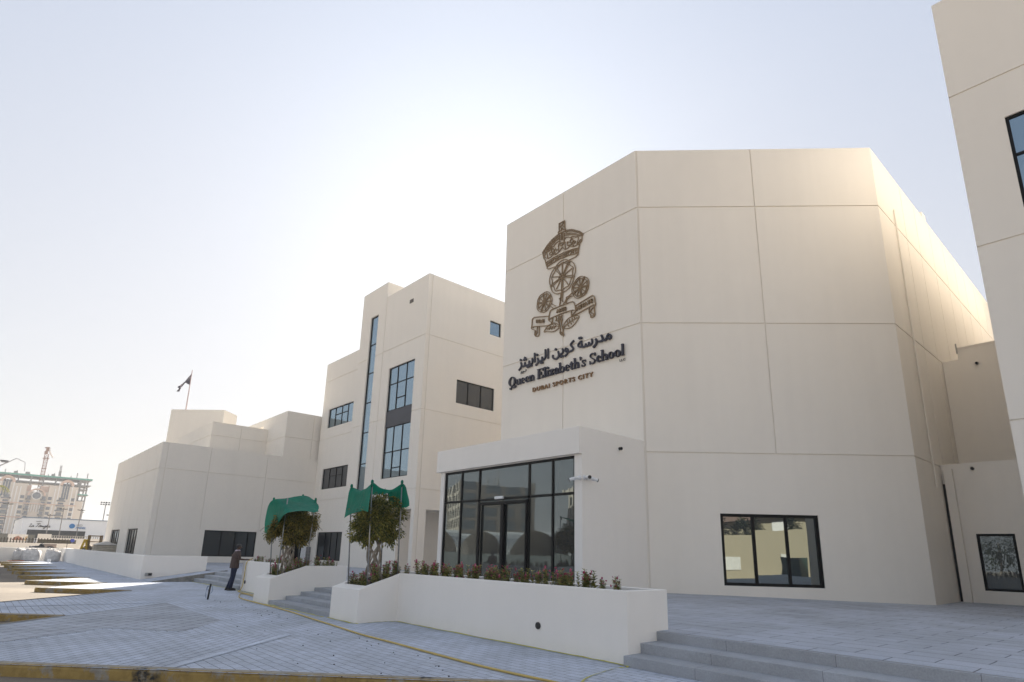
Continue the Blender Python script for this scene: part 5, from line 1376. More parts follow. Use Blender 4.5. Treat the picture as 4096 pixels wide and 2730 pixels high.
# ------------------------------------------------------------------ things by the left boundary
M['bag'] = plain('woven_white_bag', (0.56, 0.54, 0.52), 0.85, 0, 0.22, 4, 1.0)
def bulk_bag(c, r, h, label, seed, open_top=True):
    q = random.Random(seed)
    root = empty('bulk_bag', c, label, 'bulk bag', 'white bulk bags by the low wall')
    mb = MB(); n = 28; rows = []
    prof = [(0.0, .78), (.03, .90), (.18, 1.0), (.5, 1.03), (.78, 1.0), (.95, .93), (1.0, .86)]
    for t, f in prof:
        row = []
        for k in range(n):
            a = 2 * math.pi * k / n
            sq = 1.0 / max(abs(math.cos(a)), abs(math.sin(a))) ** .35
            w = 1 + .035 * math.sin(5 * a + seed + 6 * t) + .02 * math.sin(11 * a + 3 * t)
            row.append(len(mb.v)); mb.v.append((c[0] + r * f * sq * w * math.cos(a), c[1] + r * f * sq * w * math.sin(a), c[2] + t * h + .03 * math.sin(3 * a + seed) * t))
        rows.append(row)
    for j in range(len(rows) - 1):
        for k in range(n): mb.f.append((rows[j][k], rows[j][(k + 1) % n], rows[j + 1][(k + 1) % n], rows[j + 1][k])); mb.mi.append(0)
    mb.f.append(tuple(rows[-1])); mb.mi.append(0)
    mb.build('sack', M['bag'], root, True)
    mb = MB()
    for k in range(9):
        a = q.uniform(0, 6.28); rr = q.uniform(0, r * .7)
        p = (c[0] + rr * math.cos(a), c[1] + rr * math.sin(a), c[2] + h + q.uniform(-.02, .10))
        mb.ball(p, q.uniform(.12, .24), 7, 5, (1, q.uniform(.6, 1), q.uniform(.3, .7)))
    mb.build('contents', M['bag'], root)
    mb = MB()
    for k in range(4):
        a = math.pi / 4 + k * math.pi / 2
        p = Vector((c[0] + r * .95 * math.cos(a), c[1] + r * .95 * math.sin(a), c[2] + h))
        mb.tube([p, p + Vector((-.1 * math.cos(a), -.1 * math.sin(a), q.uniform(.12, .32))), p + Vector((-.25 * math.cos(a), -.25 * math.sin(a), q.uniform(-.02, .2)))], .02, 5)
    mb.build('loop', M['bag'], root)
bulk_bag((-62.9, 4.10, 0), .60, .86, 'big full white bulk bag in the middle of the three', 1)
bulk_bag((-63.6, 3.45, 0), .50, .80, 'white bulk bag half hidden on the left behind the biggest one', 2)
bulk_bag((-62.4, 5.45, 0), .52, .80, 'white bulk bag nearest the corner of the low wall', 3)
mb = MB(); mb.tube([(-59.2, 5.0, 0), (-59.2, 5.0, .26)], [.10, .13], 12)
tag(mb.build('bucket', M['white']), 'small white bucket on the paving in front of the white bulk bags', 'bucket')
mb = MB()
mb.face((-61.9, 2.6, .02), (-61.8, 3.6, .02), (-62.0, 3.7, .10), (-62.2, 2.7, .06))
tag(mb.build('orange_sheet', plain('orange_plastic', (0.45, 0.16, 0.07), 0.7)), 'orange plastic sheet on the ground by the white bulk bags', 'sheet')
rr = random.Random(77)
M['tarp'] = plain('black_tarpaulin', (0.018, 0.019, 0.024), 0.45, 0, 0.3, 4)
def heap(name, label, cat, x0, x1, y0, y1, z0, h, n, mat, s0, s1):
    mb = MB()
    for k in range(n):
        t = rr.uniform(-1, 1); hh = h * (1 - abs(t) ** 1.6)
        mb.ball((rr.uniform(x0, x1), (y0 + y1) / 2 + t * (y1 - y0) / 2, z0 + rr.uniform(0, hh)), rr.uniform(s0, s1), 6, 4, (rr.uniform(.6, 1.3), rr.uniform(.6, 1.4), rr.uniform(.5, .9)))
    tag(mb.build(name, mat), label, cat)
heap('tarpaulin', 'heap of black tarpaulin behind the boundary wall above the bulk bags', 'tarpaulin', -66.2, -65.6, 3.8, 5.9, .88, .55, 34, M['tarp'], .15, .28)
heap('rubble_heap', 'heap of grey rubble behind the low wall beside the yellow ladder frame', 'rubble', -60.2, -59.3, 6.75, 8.0, .45, 1.02, 170, plain('grey_rubble', (0.20, 0.185, 0.165), 0.95, 0, 0.4, 5), .07, .17)
mb = MB(); mb.box((-66.0, 4.95, 0.9), (-65.5, 5.85, 1.38))
tag(bevel(mb.build('crate', plain('brown_crate', (0.16, 0.13, 0.12), 0.7)), .02, 1), 'brown box lying on the black tarpaulin heap', 'crate')
# louvred vent house
root = empty('vent_housing', (-57.0, 7.35, T), 'small cream louvred vent box with a pitched roof behind the low wall', 'vent')
lm = plain('beige_louvre', (0.62, 0.55, 0.44), 0.7)
mb = MB(); mb.box((-57.5, 7.45, T), (-56.4, 8.85, 1.42)); mb.build('casing', plain('beige_dark', (0.40, 0.35, 0.28), 0.8), root)
mb = MB()
for k in range(7):
    z = .52 + k * .13
    mb.obox((-56.40, 7.45, z), (.07, 0, -.03), (0, 1.40, 0), (0, 0, .075)); mb.obox((-57.5, 7.45, z), (1.1, 0, 0), (0, -.07, -.03), (0, 0, .075))
for y in (7.42, 8.78): mb.box((-56.42, y, T), (-56.30, y + .1, 1.44))
mb.build('louvre', lm, root)
mb = MB()
e = [(-57.6, 7.30, 1.42), (-56.25, 7.30, 1.42), (-56.25, 9.0, 1.42), (-57.6, 9.0, 1.42)]
mb.face(e[0], e[1], (-56.25, 8.15, 1.70), (-57.6, 8.15, 1.70)); mb.face((-57.6, 8.15, 1.70), (-56.25, 8.15, 1.70), e[2], e[3]); mb.face(e[1], e[2], (-56.25, 8.15, 1.70)); mb.face(e[3], e[0], (-57.6, 8.15, 1.70)); mb.face(e[3], e[2], e[1], e[0])
mb.build('roof', M['wall_far'], root)
# yellow access frame
M['yellow'] = plain('yellow_steel', (0.60, 0.40, 0.05), 0.55, 0.1, 0.2, 6)
root = empty('access_ladder', (-58.0, 7.0, T), 'yellow steel ladder frame with brown rails behind the rubble heap', 'ladder')
mb = MB()
for a, b in (((-57.7, 6.62, T), (-57.7, 6.88, 1.78)), ((-57.7, 7.22, T), (-57.7, 6.98, 1.78)), ((-58.3, 6.62, T), (-58.2, 6.88, 1.78)), ((-58.3, 7.22, T), (-58.2, 6.98, 1.78)), ((-57.7, 6.78, 1.78), (-57.7, 7.10, 1.78)), ((-57.7, 6.72, 1.2), (-57.7, 7.14, 1.2))): mb.tube([a, b], .045, 6)
mb.build('step_ladder', M['yellow'], root)
mb = MB()
for y in (7.15, 7.95): mb.tube([(-57.6, y, T), (-57.6, y, 2.15)], .05, 6); mb.tube([(-58.4, y, T), (-58.4, y, 2.15)], .05, 6)
for z in (1.15, 1.65, 2.10): mb.tube([(-57.6, 7.1, z), (-57.6, 8.0, z)], .035, 6); mb.tube([(-58.4, 7.1, z), (-58.4, 8.0, z)], .035, 6)
mb.build('scaffold_frame', plain('brown_steel', (0.20, 0.13, 0.05), 0.6, 0.2), root)
root = empty('round_sign', (-61.7, 6.70, 0.4), 'small round blue sign on a thin post beside the rubble', 'sign')
mb = MB(); mb.tube([(-75.1, 7.9, .3), (-75.1, 7.9, 1.75)], .025, 6); mb.build('post', M['metal'], root)
mb = MB(); mb.tube([(-75.05, 7.9, 1.72), (-75.0, 7.9, 1.72)], .17, 18); mb.build('disc', plain('blue_sign', (0.02, 0.05, 0.35), 0.4), root)
root = empty('marker_post', (-62.5, 6.05, 0.9), 'thin dark post standing on the corner of the boundary wall', 'post')
mb = MB(); mb.tube([(-62.9, 6.30, 1.05), (-62.9, 6.30, 1.78)], .022, 6); mb.build('post', M['black'], root)

# street beyond: second wall, picket fence, hoarding, parapet
mb = MB(); mb.box((-75.4, -30, -.2), (-75.0, 12, 1.40)); tag(mb.build('street_wall', M['wall_far']), 'long pale wall carrying the dark picket fence beyond the boundary wall', 'wall')
mb = MB()
for k in range(120):
    y = -20 + k * .235
    if y > 8.2: break
    mb.box((-75.24, y, 1.40), (-75.18, y + .085, 1.87 + .02 * math.sin(k * 2.3)))
mb.box((-75.23, -20, 1.46), (-75.19, 8.2, 1.49)); mb.box((-75.23, -20, 1.70), (-75.19, 8.2, 1.73))
tag(mb.build('picket_fence', plain('dark_pickets', (0.035, 0.028, 0.024), 0.7)), 'row of dark pickets on top of the long pale street wall', 'fence')
mb = MB(); mb.box((-77.0, 5.25, 1.3), (-76.8, 8.4, 1.78)); tag(mb.build('hedge_panel', plain('dark_olive_panel', (0.055, 0.052, 0.040), 0.9)), 'low dark olive screen behind the picket fence', 'screen')
root = empty('bus_shelter', (-80, 3.0, 0), 'street shelter with a poster panel and dark ends behind the picket fence', 'shelter')
mb = MB(); mb.box((-80.2, 4.62, .8), (-79.9, 5.16, 2.22)); mb.box((-80.2, -2.0, .8), (-79.9, 2.98, 2.26)); mb.build('panel', plain('grey_panel', (0.10, 0.105, 0.10), 0.5), root)
mb = MB(); mb.box((-80.1, 3.0, 1.2), (-79.95, 4.6, 2.22)); mb.build('poster', plain('pale_poster', (0.55, 0.53, 0.51), 0.5), root)
mb = MB(); mb.face((-79.94, 3.35, 1.62), (-79.94, 4.25, 1.62), (-79.94, 4.15, 1.88), (-79.94, 3.8, 2.06), (-79.94, 3.5, 1.92)); mb.build('poster_print', plain('rust_print', (0.30, 0.16, 0.12), 0.6), root)
mb = MB(); mb.face((-79.94, 4.35, 1.6), (-79.94, 4.56, 1.6), (-79.94, 4.56, 2.06), (-79.94, 4.40, 2.0)); mb.build('poster_print', plain('ochre_print', (0.45, 0.32, 0.18), 0.6), root)
mb = MB(); mb.box((-95.4, 6.4, 0), (-95.0, 7.75, 2.47)); mb.box((-95.4, 7.75, 0), (-95.0, 14, 2.02)); tag(mb.build('padel_wall', M['wall_far']), 'pale boundary wall in front of the white padel hall', 'wall')
mb = MB()
for k in range(22): mb.box((-95.22, 7.8 + k * .24, 2.02), (-95.16, 7.88 + k * .24, 2.30))
mb.box((-95.24, 7.76, 2.28), (-95.14, 13.1, 2.33))
tag(mb.build('railing', plain('white_railing', (0.4, 0.38, 0.35), 0.6)), 'short pale railing on top of the wall before the padel hall', 'railing')

# white hall with two signs
root = empty('padel_hall', (-115, 5.5, 0), 'long low white hall with a dark window band, script lettering and a blue ball logo', 'building')
mb = MB(); mb.box((-135, 5.55, 0), (-114.5, 24, 4.90)); mb.build('wall', plain('white_cladding', (0.70, 0.73, 0.78), 0.7, 0, 0.03, 1), root)
mb = MB(); mb.box((-135.1, 5.45, 4.90), (-114.4, 24.1, 5.03)); mb.build('roof', plain('blue_grey_trim', (0.16, 0.22, 0.30), 0.6), root)
mb = MB(); mb.box((-114.6, 6.35, 2.0), (-114.44, 13.45, 3.22)); mb.build('window', plain('dark_band_glass', (0.03, 0.036, 0.045), 0.5), root)
def far_text(root, name, body, x, y0, y1, z0, z1, mat, shear=0.0, bold=0.0):
    fs, es = text_faces(None, body, y0, y1, z0, z1, 0, bold=bold)
    mb = MB()
    for f in fs: mb.face(*[(x, p[0] + (p[1] - z0) * shear, p[1]) for p in f])
    for p, q in es: mb.face((x, p[0] + (p[1] - z0) * shear, p[1]), (x, q[0] + (q[1] - z0) * shear, q[1]), (x - .05, q[0] + (q[1] - z0) * shear, q[1]), (x - .05, p[0] + (p[1] - z0) * shear, p[1]))
    return mb.build(name, mat, root)
ink = plain('black_ink', (0.02, 0.02, 0.022), 0.6)
# script lettering "La Famiglia" written with one pen line per word group
PEN = {'L': [(0, .9), (.25, 1.0), (.2, .6), (.0, .05), (.12, .12), (.45, .0), (.6, .12)], 'a': [(.45, .42), (.2, .5), (.0, .2), (.15, .02), (.4, .3), (.47, .45), (.4, .08), (.62, .1)],
       'F': [(0, 1.0), (.5, 1.1), (1.0, 1.05), (.6, 1.05), (.35, .4), (.1, -.05)], 'f': [(.15, .55), (.7, .6)], 'm': [(0, .05), (.08, .45), (.12, .1), (.3, .45), (.33, .1), (.52, .45), (.55, .08), (.72, .12)],
       'i': [(0, .42), (.0, .08), (.2, .12)], 'g': [(.42, .42), (.15, .48), (.02, .2), (.18, .05), (.42, .42), (.25, -.4), (-.05, -.55), (.05, -.3), (.5, .1)], 'l': [(0, .1), (.35, .85), (.28, 1.0), (.12, .7), (.08, .1), (.3, .1)]}
mb = MB(); cy = 6.45
for chs, adv in (('L', .62), ('a', .62), (None, .35), ('F', .75), ('f', 0), ('a', .58), ('m', .72), ('i', .2), ('g', .48), ('l', .30), ('i', .2), ('a', .6)):
    if chs:
        P_ = [(-114.42, cy + p[0] * .46 + p[1] * .10, 3.62 + p[1] * .46 + (cy - 6.4) * .0) for p in PEN[chs]]
        mb.tube([cr_poly(P_, k / 24) for k in range(25)], .030, 5)
    cy += adv * .46 * (0.25 if chs == 'f' else 1)
mb.build('script_lettering', ink, root)
mb = MB(); mb.box((-114.46, 7.15, 4.42), (-114.40, 7.85, 4.47)); mb.build('sign_dash', ink, root)
blue = plain('sign_blue', (0.03, 0.17, 0.42), 0.5)
mb = MB(); mb.tube([(-114.5, 11.62, 3.95), (-114.40, 11.62, 3.95)], .36, 24); mb.build('ball_logo', blue, root)
far_text(root, 'logo_lettering', 'PADEL', -114.40, 12.12, 13.40, 3.58, 3.86, blue, 0.25, 0.02)
far_text(root, 'logo_lettering', 'ISD', -114.40, 12.18, 12.90, 3.94, 4.26, plain('sign_grey', (0.35, 0.36, 0.38), 0.5), 0.1, 0.01)

# ------------------------------------------------------------------ apartment block under construction with its crane
root = empty('apartment_block', (-379, 20, 0), 'ornate beige and pink apartment block still under construction with a bare concrete frame', 'building')
cream = plain('beige_cladding', (0.62, 0.545, 0.46), 0.8, 0, 0.08, .05); pink = plain('salmon_cladding', (0.60, 0.42, 0.32), 0.8, 0, 0.08, .05); conc = plain('raw_concrete', (0.22, 0.21, 0.20), 0.9, 0, 0.2, .2)
whit = plain('white_trim', (0.74, 0.71, 0.68), 0.8)
X0 = -379.0
mb = MB()
mb.box((X0 - 14, -30, 0), (X0, 12.5, 29.5)); mb.box((X0 - 14, 12.5, 0), (X0, 17.2, 29.0)); mb.box((X0 - 14, 17.2, 0), (X0 - .8, 26, 25.5)); mb.box((X0 - 14, 26, 0), (X0, 38, 29.0)); mb.box((X0 - 14, 38, 0), (X0 - .4, 41, 22))
mb.build('wall', cream, root)
mb = MB()
def arch(c, z, r, x, n=14, th=1.2):
    for k in range(n):
        a, b = math.pi * k / n, math.pi * (k + 1) / n
        q = [(c + rr_ * math.cos(t), z + rr_ * math.sin(t)) for rr_, t in ((r, a), (r, b), (r - th, b), (r - th, a))]
        mb.face(*[(x, p[0], p[1]) for p in q]); mb.face((x, *q[0]), (x - 3, *q[0]), (x - 3, *q[1]), (x, *q[1])); mb.face((x, *q[3]), (x, *q[2]), (x - 3, *q[2]), (x - 3, *q[3]))
for c in (9.4, 33.0): arch(c, 29.4, 3.0, X0 + .4)
arch(21.6, 23.5, 3.6, X0 + .2, 16, .7)
mb.box((X0 - 6, 16.6, 24), (X0 - 2, 19.0, 28.6)); mb.box((X0 - 6, 22.6, 24), (X0 - 2, 26.0, 28.6))
for z in (12.4, 19.3): mb.box((X0 - .2, -30, z), (X0 + .45, 38.3, z + .5))
mb.build('cornice', pink, root)
for y in (5.6, 7.0, 12.0, 13.4, 14.9, 28.6, 30.0, 35.5, 37.4):
    mb = MB(); mb.box((X0 - .2, y - .22, 4), (X0 + .35, y + .22, 27.5 if y not in (7.0, 12, 30, 35.5) else 31.5)); mb.build('pilaster', whit, root)
for y in (19.6, 20.6, 21.6, 22.6, 23.6):
    mb = MB(); mb.box((X0 - .2, y - .16, 15.5), (X0 + .3, y + .16, 20)); mb.build('pilaster', whit, root)
mb = MB(); mb.tube([(X0 - .3, 21.6, 23.5), (X0 + .35, 21.6, 23.5)], 2.0, 24); mb.build('rose_window_frame', whit, root)
wm = plain('grey_window_glass', (0.085, 0.095, 0.11), 0.25, 0, 0.3, .4)
mb = MB(); mb.tube([(X0 - .3, 21.6, 23.5), (X0 + .40, 21.6, 23.5)], 1.65, 24); mb.build('rose_window', wm, root)
def win_mesh(w, h):
    mb = MB(); mb.box((0, 0, 0), (.12, w, h)); return mb
wp = win_mesh(1.9, 1.5).build('window', wm, root); wp.location = Vector((X0 + .02, -4.0, 5.2)) - Vector(root.location); wp.data.transform(Matrix.Translation(Vector(root.location)))
cols = [(-7.6, 1), (-4.4, 1), (-1.2, 1), (2.0, 1), (5.9 + .2, 1), (10.3 - 1.2, 1.15), (15.4, .8), (18.0, .75), (23.9, .75), (26.3, .8), (30.7, 1.15), (35.8, .8)]
first = True; cnt = 0
for j in range(9):
    z = 4.6 + j * 2.45
    for y, s in cols:
        if cnt >= 98: break
        if j == 8 and 17 < y < 25: continue
        if j == 7 and 19 < y < 23: continue
        o = wp if first else wp.copy()
        if not first: COL.objects.link(o)
        first = False; cnt += 1
        o.location = Vector((X0 + .02, y, z)) - Vector(root.location); o.scale = (1, s, 1)
for c in (9.4, 33.0):
    mb = MB()
    for k in (-1.6, -.55, .5): mb.box((X0 + .02, c + k, 22.5), (X0 + .2, c + k + .75, 30.6 - abs(k + .5) * .8))
    mb.build('arched_window', wm, root)
rail = plain('dark_balcony_rail', (0.13, 0.125, 0.125), 0.7)
for j in range(8):
    z = 4.1 + j * 2.45
    for y, x0_, x1_, w_ in ((8.3, X0, X0 + .6, 3.6), (29.9, X0, X0 + .6, 3.6), (17.6, X0 - .8, X0 + .3, 2.0), (23.5, X0 - .8, X0 + .3, 2.0)):
        mb = MB(); mb.box((x0_, y, z), (x1_, y + w_, z + .7)); mb.build('balcony', rail, root)
mb = MB()
for z in (30.2, 33.0): mb.box((X0 - 22, -30, z), (X0 - 3, 43.4, z + .45))
for k in range(9): mb.box((X0 - 18, 37, 5 + k * 2.9), (X0 - 3, 42.4 - .1 * (8 - k) + (.8 if k % 3 == 1 else 0), 5.3 + k * 2.9))
for k in range(14): mb.box((X0 - 4.5, -27 + k * 5.0, 22 if k < 13 else 3), (X0 - 3.8, -26.4 + k * 5.0, 33.2))
for y in (38.6, 41.6): mb.box((X0 - 4.5, y, 0), (X0 - 3.8, y + .6, 33)); mb.box((X0 - 16, y, 0), (X0 - 15.3, y + .6, 33))
for k, (y, h) in enumerate(((-6, 2), (-1, 1.4), (3, 1.6), (7.5, 2.0), (12, 2.0), (17, 1.5), (24.5, 1.4), (27, 2.0), (34, 1.5), (36.5, 3.0), (41, 3.2))): mb.box((X0 - 4.4, y, 33.4), (X0 - 4.0, y + .35, 33.4 + h * 1.1))
for y in (11.0, 15.5, 26): mb.box((X0 - 5, y, 33.4), (X0 - 4.9, y + 1.6, 35.2))
mb.build('concrete_frame', conc, root)
mb = MB(); mb.box((X0 - 3.0, -30, 33.2), (X0 - 2.8, 43.6, 34.0)); mb.box((X0 - 3.0, 36, 25.3), (X0 - 2.8, 42.6, 25.9)); mb.build('safety_net', plain('green_net', (0.06, 0.30, 0.22), 0.8), root)
def lattice(mb, p, q, w, n, r):
    p = Vector(p); q = Vector(q); d = (q - p).normalized(); a = Vector((0, 1, 0)) - d * d.y; a.normalize(); b = d.cross(a)
    cs = [a * w + b * w, a * w - b * w, -a * w - b * w, -a * w + b * w]
    for c in cs: mb.tube([p + c, q + c], r, 4, False)
    for k in range(n):
        s = p.lerp(q, k / n); e = p.lerp(q, (k + 1) / n)
        for i in range(4):
            mb.tube([s + cs[i], e + cs[(i + 1) % 4]], r * .6, 4, False); mb.tube([s + cs[i], s + cs[(i + 1) % 4]], r * .6, 4, False)
root = empty('tower_crane', (-384, 22.3, 0), 'rust coloured tower crane above the apartment block with its jib hanging down', 'crane')
rust = plain('rusty_steel', (0.28, 0.14, 0.085), 0.7, 0, 0.2, .3)
mb = MB(); lattice(mb, (-384, 22.5, 24), (-384, 22.3, 45), .75, 14, .13); mb.box((-385.2, 21.0, 42.6), (-382.8, 23.6, 42.9)); mb.box((-385, 21.3, 37.5), (-383, 23.4, 37.75)); mb.build('mast', rust, root)
mb = MB(); mb.box((-384.8, 21.2, 45), (-383.2, 22.6, 46.6)); mb.box((-384.8, 21.6, 46.6), (-383.2, 23.0, 48.6)); mb.box((-384.4, 21.0, 47.9), (-383.4, 22.2, 48.4)); mb.build('cab', rust, root)
mb = MB(); mb.tube([cr_poly([(-383.6, 22.8, 48.2), (-383.4, 23.3, 46.4), (-383.3, 24.1, 44.9), (-383.2, 25.2, 43.6)], k / 12) for k in range(13)], .45, 4); mb.build('jib', whit, root)
root = empty('hoist_mast', (-388.8, 30.0, 34), 'thin short hoist mast on the roof of the apartment block', 'crane')
mb = MB(); lattice(mb, (-388.8, 30.0, 33.4), (-388.8, 29.6, 40.4), .35, 7, .09); mb.box((-389.3, 29.2, 35), (-388.3, 30.2, 37.5)); mb.build('mast', conc, root)
root = empty('pump_boom', (-200, 2.0, 0), 'folding concrete pump boom arching in at the left edge of the picture', 'boom')
mb = MB(); mb.tube([(-200, -6, 14), (-200, 2.5, 19.9), (-200, 4.3, 21.3), (-199.9, 5.6, 22.3), (-199.9, 7.55, 21.5), (-199.9, 7.8, 19.2)], [.22, .16, .13, .10, .08, .06], 6); mb.build('arm', plain('grey_boom', (0.25, 0.25, 0.26), 0.6), root)
mb = MB(); mb.box((-200.3, -4, 21.35), (-199.8, 3.6, 21.6)); mb.box((-200.3, 2.7, 21.0), (-199.8, 4.2, 21.6)); mb.build('upper_arm', plain('grey_boom_dark', (0.14, 0.14, 0.15), 0.6), root)

# lamp posts and floodlights
M['post'] = plain('grey_post', (0.16, 0.16, 0.165), 0.6)
def lamp(x, y, z0, z1, label, dy=0.0, w=.9):
    root = empty('lamp_post', (x, y, z0), label, 'lamp post', 'street lamp posts in front of the apartment block')
    mb = MB(); mb.tube([(x, y, z0), (x, y + dy, z1)], [.07, .045], 6); mb.build('pole', M['post'], root)
    mb = MB()
    for s in (-1, 1): mb.obox((x - .12, y + dy + s * .08, z1 - .04), (.24, 0, 0), (0, s * w * .5, .06), (0, 0, .09))
    mb.tube([(x, y + dy, z1), (x, y + dy, z1 + .22)], .05, 6)
    mb.build('lamp_head', M['black'], root)
lamp(-104.7, 7.93, 0, 5.05, 'thin lamp post crossing the script lettering of the white hall', -.02, .5)
lamp(-104.6, 9.40, 0, 6.00, 'lamp post right of the script lettering of the white hall', -.12, .8)
lamp(-104.9, 3.30, 0, 6.30, 'lamp post at the left edge, left of the white hall', -.12, 1.0)
lamp(-110, 11.9, 0, 6.2, 'faint lamp post above the blue ball logo of the white hall', 0, .8)
root = empty('floodlight_mast', (-138.7, 18.72, 0), 'tall floodlight mast with two rows of lamps left of the assembly block', 'floodlight')
mb = MB(); mb.tube([(-138.7, 18.76, 0), (-138.7, 18.68, 9.3)], [.13, .07], 6)
for z in (8.72, 9.08): mb.tube([(-138.7, 17.85, z), (-138.7, 19.6, z)], .035, 5)
mb.build('mast', M['post'], root)
for z in (8.72, 9.08):
    for k in range(5):
        mb = MB(); y = 17.9 + k * .42; mb.obox((-138.5, y - .12, z - .06), (.12, 0, .05), (0, .24, 0), (-.05, 0, .17)); mb.build('floodlight', M['black'], root)
root = empty('side_floodlight', (-128.8, 17.9, 6.4), 'dark floodlight head peeping out behind the assembly block', 'floodlight')
mb = MB(); mb.tube([(-128.8, 18.6, 0), (-128.8, 18.6, 6.5)], .08, 6); mb.box((-129, 17.75, 6.35), (-128.6, 18.6, 6.5)); mb.build('lamp_head', M['black'], root)
root = empty('palm_tree', (-90, 1.5, 0), 'dark palm cut by the left edge in front of the apartment block', 'tree')
mb = MB(); mb.tube([(-90, 1.9, 0), (-90, 1.5, 7.6)], [.14, .10], 8); mb.build('trunk', M['bark'], root)
mb = MB()
for k in range(16):
    a = k * .393; p0 = Vector((-90, 1.45, 7.7)); d = Vector((math.cos(a), math.sin(a), 0)); prev = None
    for t in range(9):
        q = t / 8; p = p0 + d * 1.2 * q * .9 + Vector((0, 0, .9 * q - 1.9 * q * q)) * .55
        if t: 
            for s in (-1, 1):
                sd = Vector((-d.y, d.x, 0)) * s
                leaf(mb, p, sd + Vector((0, 0, -.5)) + d * .5, Vector((0, 0, 1)), .42, .06)
        prev = p
mb.build('crown', M['leaf_a'], root)

# flag on the roof
def K(x, y, z): return (1.06 * x, 1.06 * y, 1.6 + 1.06 * (z - 1.6))
root = empty('flagpole', (-65.8, 14.1, 14.1), 'flagpole with a limp grey patterned flag behind the left roof', 'flag')
mb = MB(); mb.tube([K(-62.09, 13.31, 13.4), K(-62.09, 13.30, 18.15)], [.06, .035], 8); mb.build('pole', plain('pinkish_pole', (0.40, 0.30, 0.28), 0.5, .2), root)
top = [(-62.09, 13.29, 17.85), (-62.12, 13.02, 17.30), (-62.18, 12.80, 16.86), (-62.25, 12.52, 16.52), (-62.28, 12.33, 16.28), (-62.30, 12.44, 16.16), (-62.30, 12.30, 15.86)]
bot = [(-62.09, 13.28, 16.64), (-62.14, 13.05, 16.74), (-62.20, 12.90, 16.78), (-62.24, 12.78, 16.55), (-62.26, 12.66, 16.32), (-62.28, 12.58, 16.05), (-62.29, 12.52, 15.84)]
top = [K(*p) for p in top]; bot = [K(*p) for p in bot]
mb = MB(); g = []
for j in range(9):
    row = []
    for i in range(25):
        a = cr_poly(top, i / 24); b = cr_poly(bot, i / 24); p = a.lerp(b, j / 8); p.x += .10 * math.sin(i * .7 + j * .5) * i / 24
        row.append(len(mb.v)); mb.v.append(tuple(p))
    g.append(row)
for j in range(8):
    for i in range(24): mb.f.append((g[j][i], g[j][i + 1], g[j + 1][i + 1], g[j + 1][i])); mb.mi.append(0)
def flag_mat():
    m, nt, b = new_mat('grey_patterned_flag'); v = coord(nt)
    nt.links.new(ramp(nt, noise(nt, v, 3.5, 3), [(0.42, (0.06, 0.055, 0.075)), (0.55, (0.14, 0.13, 0.15)), (0.62, (0.4, 0.36, 0.40))]), b.inputs['Base Color']); b.inputs['Roughness'].default_value = .8
    return m
mb.build('flag', flag_mat(), root, True)

# ------------------------------------------------------------------ across the street, behind the camera: what the glass mirrors
M['villa'] = stucco('cream_boundary_render', (0.36, 0.32, 0.235))
root = empty('villa', (32, 0, 0), 'cream walled villa with a brown roof across the street behind the camera', 'building')
mb = MB(); mb.box((29, -16, -.2), (29.5, 24, 4.25)); mb.box((38, -14, 0), (50, 20, 6.2)); mb.build('wall', M['villa'], root)
mb = MB()
mb.face((37, -15, 6.2), (37, 21, 6.2), (44, 14, 10), (44, -8, 10)); mb.face((51, 21, 6.2), (51, -15, 6.2), (44, -8, 10), (44, 14, 10)); mb.face((37, 21, 6.2), (51, 21, 6.2), (44, 14, 10)); mb.face((51, -15, 6.2), (37, -15, 6.2), (44, -8, 10))
mb.build('roof', plain('brown_tiles', (0.16, 0.105, 0.085), 0.8), root)
for y in (-3.2, 2.9):
    mb = MB(); mb.box((28.93, y, .8), (29.0, y + 3.0, 2.05)); mb.build('louvre_panel', plain('white_louvre', (0.6, 0.6, 0.58), 0.6), root)
for y in (-8, -2, 3.2, 9): 
    mb = MB(); mb.box((37.92, y, 4.4), (38.0, y + 1.2, 5.6)); mb.build('window', M['white'], root)
mb = MB(); mb.box((25, 4.6, -.15), (27.2, 9.5, 1.55)); mb.box((25, 4.6, 1.55), (27.2, 9.5, 1.75))
tag(bevel(mb.build('skip_container', plain('dark_green_skip', (0.02, 0.05, 0.045), 0.6)), .05, 2), 'dark green waste container in the street behind the camera', 'container')
M['leaf_d'] = leaf_mat('dark_street_leaves', [(0.012, 0.022, 0.008), (0.022, 0.034, 0.010), (0.04, 0.055, 0.016)])
def round_tree(x, y, z, r, label, seed):
    q = random.Random(seed); root = empty('street_tree', (x, y, 0), label, 'tree', 'trees across the street behind the camera')
    mb = MB(); mb.tube([(x, y, -.2), (x + .1, y, z)], [.18, .1], 8); mb.build('trunk', M['bark'], root)
    mb = MB()
    for k in range(1500):
        d = Vector((q.gauss(0, 1), q.gauss(0, 1), q.gauss(0, 1))).normalized(); p = Vector((x, y, z)) + d * r * q.uniform(.35, 1.0) * (1 + .2 * math.sin(3 * d.x + 4 * d.y + seed))
        leaf(mb, p, d + Vector((0, 0, -.3)), Vector((0, 0, 1)), .34, .2)
    mb.build('crown', M['leaf_d'], root)
for k, (x, y, z, r) in enumerate(((32, -4.5, 4.6, 1.6), (33, -2.0, 4.5, 1.5), (32.5, 6.0, 4.5, 1.3), (-12, -40, 4.5, 3.5), (-7, -44, 4.2, 3.2), (-17, -46, 4.8, 3.6))):
    round_tree(x, y, z, r, 'bushy tree across the street behind the camera', k)
M['office'] = glass('office_glass', (0.45, 0.55, 0.6), (0.03, 0.045, 0.05), 0.3, 0.02)
